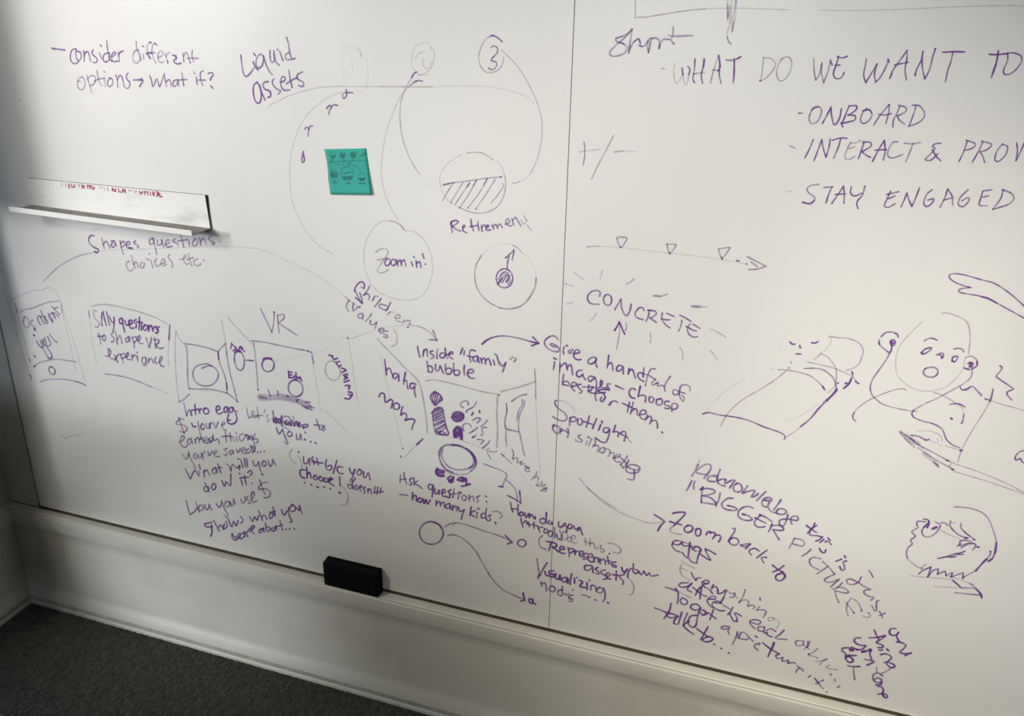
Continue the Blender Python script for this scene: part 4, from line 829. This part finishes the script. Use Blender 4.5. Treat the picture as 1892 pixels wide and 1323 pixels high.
4.2 .7 1240 900 1330 920 1355 890 1300 870 1240 880 1240 920 1290 970/1390 950 1330 950 1330 990 1380 1000/1400 950 1390 1010 1430 1020/1520 1000 1470 970 1420 990 1430 1040 1480 1060/1615 985 1570 1030 1520 1075 1645 1090/1010 950 950 940 915 960 950 975 1010 965 990 990 1005 1030
4.2 .62 1100 1000 1080 1060 1040 1145/1090 1010 1110 1080 1130 1020 1170 1010 1220 1060 1200 1090 1130 1080/1230 1070 1270 1110/1330 1150 1350 1130 1300 1140 1285 1170 1325 1210/1380 1125 1430 1170 1550 1250/1500 1120 1470 1190 1435 1280
4.6 .8 645 970 700 1010 770 1060/770 950 730 1020 690 1095/780 1060 720 1080 720 1110 780 1115 825 1085 790 1060 750 1060
3.8 .6 1830 1110 1780 1100 1740 1120 1760 1160 1820 1150 1830 1110/1880 1110 1870 1180
4.8 .95 835 1142 842 1146/912 1188 920 1192/996 1238 1002 1242/1295 1052 1315 1065/1888 1250 1892 1252
4.2 .6 1345 625 1350 655
@1390 1060 6.006
4.2 .68 175 920 200 870 230 810 245 765/120 770 180 820 300 890/300 890 260 910 280 940 340 930/340 930 330 970 400 960/400 960 395 995 440 985 480 995/500 1020 520 1040/565 1080 540 1050 500 1060 485 1095/620 1150 650 1130/690 1160 700 1165/705 1220 790 1180/700 1170 740 1220 765 1255
3.6 .5 640 750 620 800 570 840/560 780 630 835/725 830 680 870 620 900 640 910 700 920 730 940/700 970 760 970 830 950 830 940 790 960 750 1010/850 1015 820 1040 860 1055 945 1065
4 .6 868 1110 875 1128/915 1170 920 1195/970 1245 945 1262/785 1270 788 1275/820 1308 832 1318
#W note reading Acknowledge this is just, slanting down the right board
@1180 840 6.006
3.6 .3 680 60 660 110
4.6 .56 660 110 625 180 590 238/640 180 700 130 760 105 800 120 795 170 750 230 725 265/640 200 700 215 770 225
4.8 .66 860 235 790 240 765 270 780 295 845 300/905 165 880 230 870 290 900 330 960 350/870 290 940 270 975 280/960 270 960 320 1000 300 1045 280/1070 285 1030 340 1010 370/1095 315 1055 350 1060 400 1110 415 1150 380 1130 330 1095 315/1210 345 1170 400 1150 430 1220 405 1290 400 1250 470 1310 450 1325 430/1410 410 1360 460 1310 510/1400 510 1470 515 1470 480 1410 480 1370 520 1380 570 1420 580/1450 530 1435 580 1470 630 1520 645/1580 500 1540 560 1500 610/1520 645 1560 600 1620 610 1640 640 1590 665 1530 650/1655 665 1640 730 1610 785 1570 780 1565 730 1620 715 1680 715/1690 720 1760 730 1765 690 1710 685 1685 720 1700 770
6 .4 1400 500 1460 500/870 250 880 310
#W words Bigger picture in capitals with quote marks, slanting down right
4.6 .64 590 290 560 350 530 400/625 295 610 340 615 385
4.6 .68 710 360 700 430 695 530/680 390 760 375 840 395 845 420 780 445 710 455/710 455 800 480 860 540 830 550 700 530/905 425 890 500 855 570/1045 485 990 485 930 530 930 580 980 610 1060 620 1095 605 1050 580 995 565/1270 595 1220 575 1150 590 1105 640 1120 700 1190 730 1260 720 1220 680 1160 660/1340 665 1420 700 1480 745/1290 700 1350 730 1410 760/1360 670 1300 720 1285 770 1330 805 1400 800/1480 770 1460 820 1440 855/1470 790 1560 785 1610 820 1590 840 1500 835/1490 830 1520 880 1560 945
5 .85 985 565 1000 568/1150 658 1175 668/690 380 715 362
@1350 900 6.006
4.2 .6 710 565 680 620 650 675/710 570 790 585 820 630 790 655 690 630/890 690 850 730 792 765/1000 795 930 780 880 800 880 850 920 890 975 915/1020 825 1080 880 1155 965/1080 880 1020 920 955 965/1155 965 1080 1000 1040 1030 1070 1055 1130 1050 1210 1020 1210 1020 1150 1070 1110 1110/1240 1060 1190 1110 1130 1135/1180 1110 1260 1120 1310 1165 1270 1175 1160 1150/1160 1150 1170 1210 1200 1280
@1390 1060 6.006
3.8 .52 1100 270 1060 320 1045 400 1065 470/1040 320 1080 370 1130 435/1125 280 1180 330 1215 415/1230 470 1260 485 1300 480 1310 460
4.2 .72 1285 435 1300 440/1125 430 1130 436/1210 408 1214 414
#W words this is just an, slanting small letters right of the capitals
@1350 900 6.006
4.8 .72 840 425 900 470 955 505/935 400 910 450 850 512/955 425 890 470 880 530 960 540 1020 555/1015 555 990 580 945 600/1035 580 990 615/1050 610 1080 600 1115 635/985 680 1010 720 1045 725 1055 695/1170 822 1230 800/1285 820 1250 830 1260 870 1265 910 1230 920 1210 880
4.8 .85 1080 565 1102 590/1262 762 1275 782
4.4 .62 1450 995 1420 1050 1360 1080 1300 1070 1290 1030 1330 1020 1400 1050 1480 1100 1550 1135/1550 1135 1490 1145 1480 1175 1530 1210 1590 1225 1555 1255
4 .66 1535 925 1560 960 1578 998
@1390 1060 6.006
4.2 .62 1410 295 1385 300 1375 360 1380 400 1360 415 1325 355/1410 420 1430 450 1445 490/1475 435 1440 455 1400 465
#W words an thing you can edit, stacked vertically at the lower right
@1500 1100 5.933
4.8 .78 920 365 870 365 850 400 870 435 920 435 950 410/950 405 930 450 960 510/930 510 990 520 1030 550 1000 590 965 625 1030 640 1100 630 1060 640 1020 662/685 380 710 440 735 490/630 465 720 460 810 440 760 480 705 515 740 530 785 555 760 575 725 570/735 595 750 605 775 595/755 650 800 640 860 660 870 690 820 735/795 735 840 735 900 760 905 785 860 790 820 750
5 .8 820 585 840 608/950 505 985 520
4.8 .8 530 465 480 470 465 500 500 535 560 550 595 550 550 590 490 600/440 600 400 575 340 580 330 605 370 640 370 690 400 730 440 730 450 700 400 670 365 690/430 570 490 590 520 595/400 660 490 660/545 620 600 610 645 595 635 640 655 700/585 702 680 725 605 765/395 770 450 780 525 780
9 .8 425 600 445 600/385 665 415 660/555 618 580 612/640 595 642 605
4.2 .55 455 780 460 850 470 925/880 790 820 830 765 855/710 790 710 840
4.6 .74 775 880 720 850 675 870 670 910 700 950 750 955 765 925 720 905 690 920/765 950 760 975 700 982/725 1000 760 1000 785 1040 770 1080/725 1085 770 1075 800 1110 830 1115 820 1090 770 1075 790 1115 815 1125
@1600 900 6.014
#D round head in profile with wide eye and jagged neck, right
3.6 .5 980 220 1060 225 1180 240 1300 290 1370 370 1410 470 1440 560 1450 620
5.4 .8 1450 620 1435 720 1405 790 1360 825/1340 800 1280 860 1220 930
3.8 .6 1385 715 1380 750 1340 800/1220 930 1150 965 1085 1000
5 .8 1380 712 1386 718
3.8 .66 660 385 600 378 570 385 565 420 578 448 510 495 548 545 495 590 515 632 470 670 450 730 460 790
3.4 .46 460 790 510 840 570 885 640 905/670 860 630 880 610 930
4 .72 585 965 640 925 725 885 725 885 705 940 685 1000/685 1000 740 930 805 905 805 905 795 970/795 970 880 930 880 930 890 985/890 985 960 950 940 1000/940 1000 1080 950 1080 950 1075 1015/1075 1015 1090 1000
5 .8 640 355 690 365 700 400 680 450/690 400 640 450
3.8 .6 640 450 620 490 640 540 690 555 750 530 800 480 825 420 770 385
8 .92 742 462 780 446
4.4 .62 840 395 880 400 910 425/940 375 935 430 980 490 1050 540 1130 565/1055 405 1055 450 1110 510 1205 582/1170 605 1100 590 1050 600 1035 640 1060 655 1130 625 1210 630 1210 670 1185 695/1015 655 1060 630/1060 675 1120 640 1190 625/1230 660 1255 668
4.8 .85 1195 580 1206 584/1240 664 1254 668/1100 568 1130 566
3.6 .32 835 480 920 525 1060 585/945 395 1000 397
4.2 .68 800 792 880 775 990 740 1050 730 1098 712/860 780 940 770 1000 770/990 745 1080 748/930 780 985 775
5 .85 965 1035 1045 1105
3.2 .36 500 982 650 1000 850 1015 960 1030/755 1100 900 1112 1060 1118/950 1000 1080 1040 1200 1085
4.4 .56 1060 1118 1200 1125 1240 1150 1280 1200/990 1172 1120 1185 1270 1200/1160 1075 1230 1130 1280 1190 1285 1235
6 .78 1270 1180 1285 1215
@60 680 6.006
#D faint pencil-thin corner mark, lower left board
3 .3 320 745 350 775 430 755 540 735
'''
parts = parse(INK, lambda px, py, y: at(px, py, y), 14)
for kind, label, ink in parts:
    if not ink.v: continue
    cx = sum(v.x for v in ink.v) / len(ink.v)
    par = left if cx < XS else right
    ink.build('marker_writing' if kind == 'W' else 'marker_drawing', m_ink, par, label)

# ---------------------------------------------------------------- marker tray
yb, yf = -0.0042, -0.0530
TL, TR, BL, BR = at(46.5, 329, yb), at(378.5, 361, yb), at(58, 379.5, yb), at(388.5, 423, yb)
tray = bpy.data.objects.new('marker_tray', None); C.objects.link(tray); tray.location = (BL + BR) / 2
tag(tray, 'white metal marker tray on the left board, red lettering along its top edge', 'marker tray')
def local(vs): return [Vector(v) - tray.location for v in vs]
def quad_plate(name, A, B, Cc, Dd, th, m):   # slab between four corners, thickness towards +Y
    vs = [A, B, Cc, Dd] + [Vector((v.x, v.y + th, v.z)) for v in (A, B, Cc, Dd)]
    o = mesh(name, local(vs), [(0, 1, 2, 3), (7, 6, 5, 4), (0, 4, 5, 1), (1, 5, 6, 2), (2, 6, 7, 3), (3, 7, 4, 0)], m, tray)
    return o
quad_plate('back_plate', TL, BL, BR, TR, 0.0011, m_tray)
ins = lambda a, b, k: a + (b - a) * k
k0, k1 = 0.006, 0.997
quad_plate('magnet_backing', ins(TL, TR, k0) + Vector((0, .0012, 0)), ins(BL, BR, k0) + Vector((0, .0012, 0)), ins(BL, BR, k1) + Vector((0, .0012, 0)),
           ins(TL, TR, 1.006) + Vector((0, .0012, 0)), 0.0029, m_black)
up = ((TL - BL).normalized() + (TR - BR).normalized()).normalized()
th = 0.0011
def slab(name, A, B, outv, thv, m):
    vs = [A, B, B + outv, A + outv]; vs += [v + thv for v in vs]
    return mesh(name, local(vs), [(0, 3, 2, 1), (4, 5, 6, 7), (0, 1, 5, 4), (1, 2, 6, 5), (2, 3, 7, 6), (3, 0, 4, 7)], m, tray)
out = Vector((0, yf - yb, 0))
slab('shelf', BL, BR, out, up * th, m_dust)
LH = 0.0092
lipA, lipB = BL + out, BR + out
slab('front_lip', lipA, lipB, Vector((0, -0.0012, 0)), up * LH, m_lip)
# lower halves of red letters on the plate
RED = '''@0 320 4.73
#W red letters cut off by the tray's top edge
2.6 .5 540 86 541 112/572 88 576 117
3.2 .85 600 94 606 130/622 96 628 120 655 118/648 100 650 110/690 103 693 112/715 104 720 132/735 106 738 130/722 108 736 126/762 106 768 132/785 108 786 136/765 110 800 112/800 112 806 140 826 132/820 118 826 126
2.8 .5 868 120 880 132 894 122/908 122 912 146/938 126 944 152
3.2 .85 985 128 980 148/985 132 1000 156 1012 136/985 150 1015 160/1035 134 1042 164 1062 162/1070 138 1074 168/1092 140 1098 170/1075 142 1096 168
2.8 .5 1122 142 1132 160 1148 146/1168 150 1180 168 1192 152
3.2 .75 1218 156 1230 180 1248 162/1262 158 1266 186/1290 160 1294 188/1268 162 1290 166/1312 164 1318 192/1332 160 1342 196 1352 164
3.6 .92 1370 160 1380 180 1370 200/1385 170 1395 202 1418 204/1380 180 1400 182
'''
for kind, label, ink in parse(RED, lambda px, py, y: at(px, py, yb)):
    ink.v = local(ink.v); ink.build('red_lettering', m_red, tray, label)

# ---------------------------------------------------------------- unseen top on legs, added to shade the foot of the boards
shade_table = bpy.data.objects.new('shade_table', None); C.objects.link(shade_table); shade_table.location = (TX, TY, ZF)
tag(shade_table, 'unseen grey top on four legs, added to shade the foot of the left board', 'shade_table')
tw, td, thz = TW / 2, TD / 2, -0.62 - ZF
box('table_top', (-tw, -td, thz - 0.03), (tw, td, thz), m_wall, shade_table, 0.004)
for sx in (-1, 1):
    for sy in (-1, 1):
        box('leg', (sx * (tw - 0.06) - 0.02, sy * (td - 0.06) - 0.02, 0.0), (sx * (tw - 0.06) + 0.02, sy * (td - 0.06) + 0.02, thz - 0.0305), m_wall, shade_table, 0.003)

# ---------------------------------------------------------------- sticky note
def note_y(px, py):
    v = (py - 274) / 86; uu = (px - 599 - 12 * v) / 77
    return -(0.0006 + 0.0040 * max(0, v) ** 2 * (0.35 + 0.65 * max(0, min(1, uu))))
cor = [(599.0, 275.6), (676.2, 274.2), (686.4, 359.6), (610.6, 359.2)]
n0 = 14; V, Fc = [], []
for i in range(n0 + 1):
    for j in range(n0 + 1):
        uu, v = j / n0, i / n0
        x = (1-uu)*(1-v)*cor[0][0] + uu*(1-v)*cor[1][0] + uu*v*cor[2][0] + (1-uu)*v*cor[3][0]
        y = (1-uu)*(1-v)*cor[0][1] + uu*(1-v)*cor[1][1] + uu*v*cor[2][1] + (1-uu)*v*cor[3][1]
        x += 2.2 * (1 - uu) ** 3 * math.sin(math.pi * min(1, v * 1.6)) * 0.8
        V.append(at(x, y, note_y(x, y)))
for i in range(n0):
    for j in range(n0):
        a = i * (n0 + 1) + j; Fc.append((a, a + n0 + 1, a + n0 + 2, a + 1))
note = mesh('sticky_note', V, Fc, m_note, None, True)
sol = note.modifiers.new('paper', 'SOLIDIFY'); sol.thickness = 0.0003; sol.offset = 1
tag(note, 'small turquoise green sticky note with circles drawn in dark pen, lower edge lifting', 'sticky note')
NOTE = '''@580 260 12.025
#D dark pen sketch of circles joined by lines
0.9 .8 o418 312 58 72 -5/o635 320 60 70 0/o872 315 62 70 0/o445 750 82 92 0/o738 735 142 152 0
0.8 .75 o1060 808 84 84 0
1.0 .8 318 470 400 462 600 455 860 442 1180 442
0.9 .8 412 385 395 440 365 500 355 570 370 630 392 665/412 385 410 440 440 490 520 530 590 565 625 610/655 385 650 480 665 540 680 590/865 380 860 430 790 490 760 530 750 580/680 410 720 470 790 515 880 550 970 600 1020 660 1040 710
0.8 .8 372 330 465 328/590 290 690 285/830 270 905 268/370 700 512 692/620 800 740 795 855 780/990 830 1060 835 1135 822
3.2 .5 390 345 445 342/400 360 440 358/600 310 675 310/600 335 675 335/605 360 665 360/835 295 915 295/830 320 920 320/840 350 905 350
4.0 .5 385 725 505 720/380 760 510 760/395 795 495 795/650 820 840 810/670 850 815 845
3.4 .55 1005 850 1120 845/1030 868 1100 866
1.1 .85 640 720 660 740 680 715 690 740 720 700 740 720 760 690 780 720 800 680 820 710 850 690/420 890 440 930 430 910 460 920 480 890 510 940 490 960/450 930 480 960/710 935 730 960 750 930 770 960 790 920 820 950/980 930 1010 960 1030 930 1050 960 1070 930 1100 960 1120 920 1150 970
2.0 .6 1015 350 1080 310 1140 270/1080 330 1150 265
'''
for kind, label, ink in parse(NOTE, lambda px, py, y: at(px, py, note_y(px, py) - 0.0005)):
    ink.build('pen_sketch', m_pencil, note)

# ---------------------------------------------------------------- board eraser standing on the ledge
ef = -0.024
A, B = at(597.5, 1072, ef), at(697.5, 1098, ef)
x0, x1 = A.x, B.x; zb = ZL; zt = at(650, 1051.5, ef).z
er = bpy.data.objects.new('board_eraser', None); C.objects.link(er); er.location = ((x0 + x1) / 2, ef / 2, zb)
tag(er, 'black felt board eraser standing on the baseboard ledge against the left board', 'eraser')
Lx, H = (x1 - x0) / 2, zt - zb
def ebox(name, lo, hi, m, bv):
    return box(name, lo, hi, m, er, bv, 3)
ebox('grip', (-Lx, ef / 2, 0.0003), (Lx, ef / 2 + 0.014, H), m_foam, 0.004)
ebox('felt_pad', (-Lx + 0.0003, ef / 2 + 0.0115, 0.0004), (Lx - 0.0003, -ef / 2 - 0.0006, H - 0.0002), m_felt, 0.0016)

# ---------------------------------------------------------------- specks of dirt
SPK = '''@0 0 1
#D tiny dark specks on the board
2.6 .95 278 984 279 985
1.8 .8 5 339 6 340/305 344 306 344/37 185 38 185/54 200 54 201/152 600 153 600
'''
for kind, label, ink in parse(SPK, lambda px, py, y: at(px, py, y)):
    ink.build('speck', m_ink, left, label)[ 'kind'] = 'stuff'
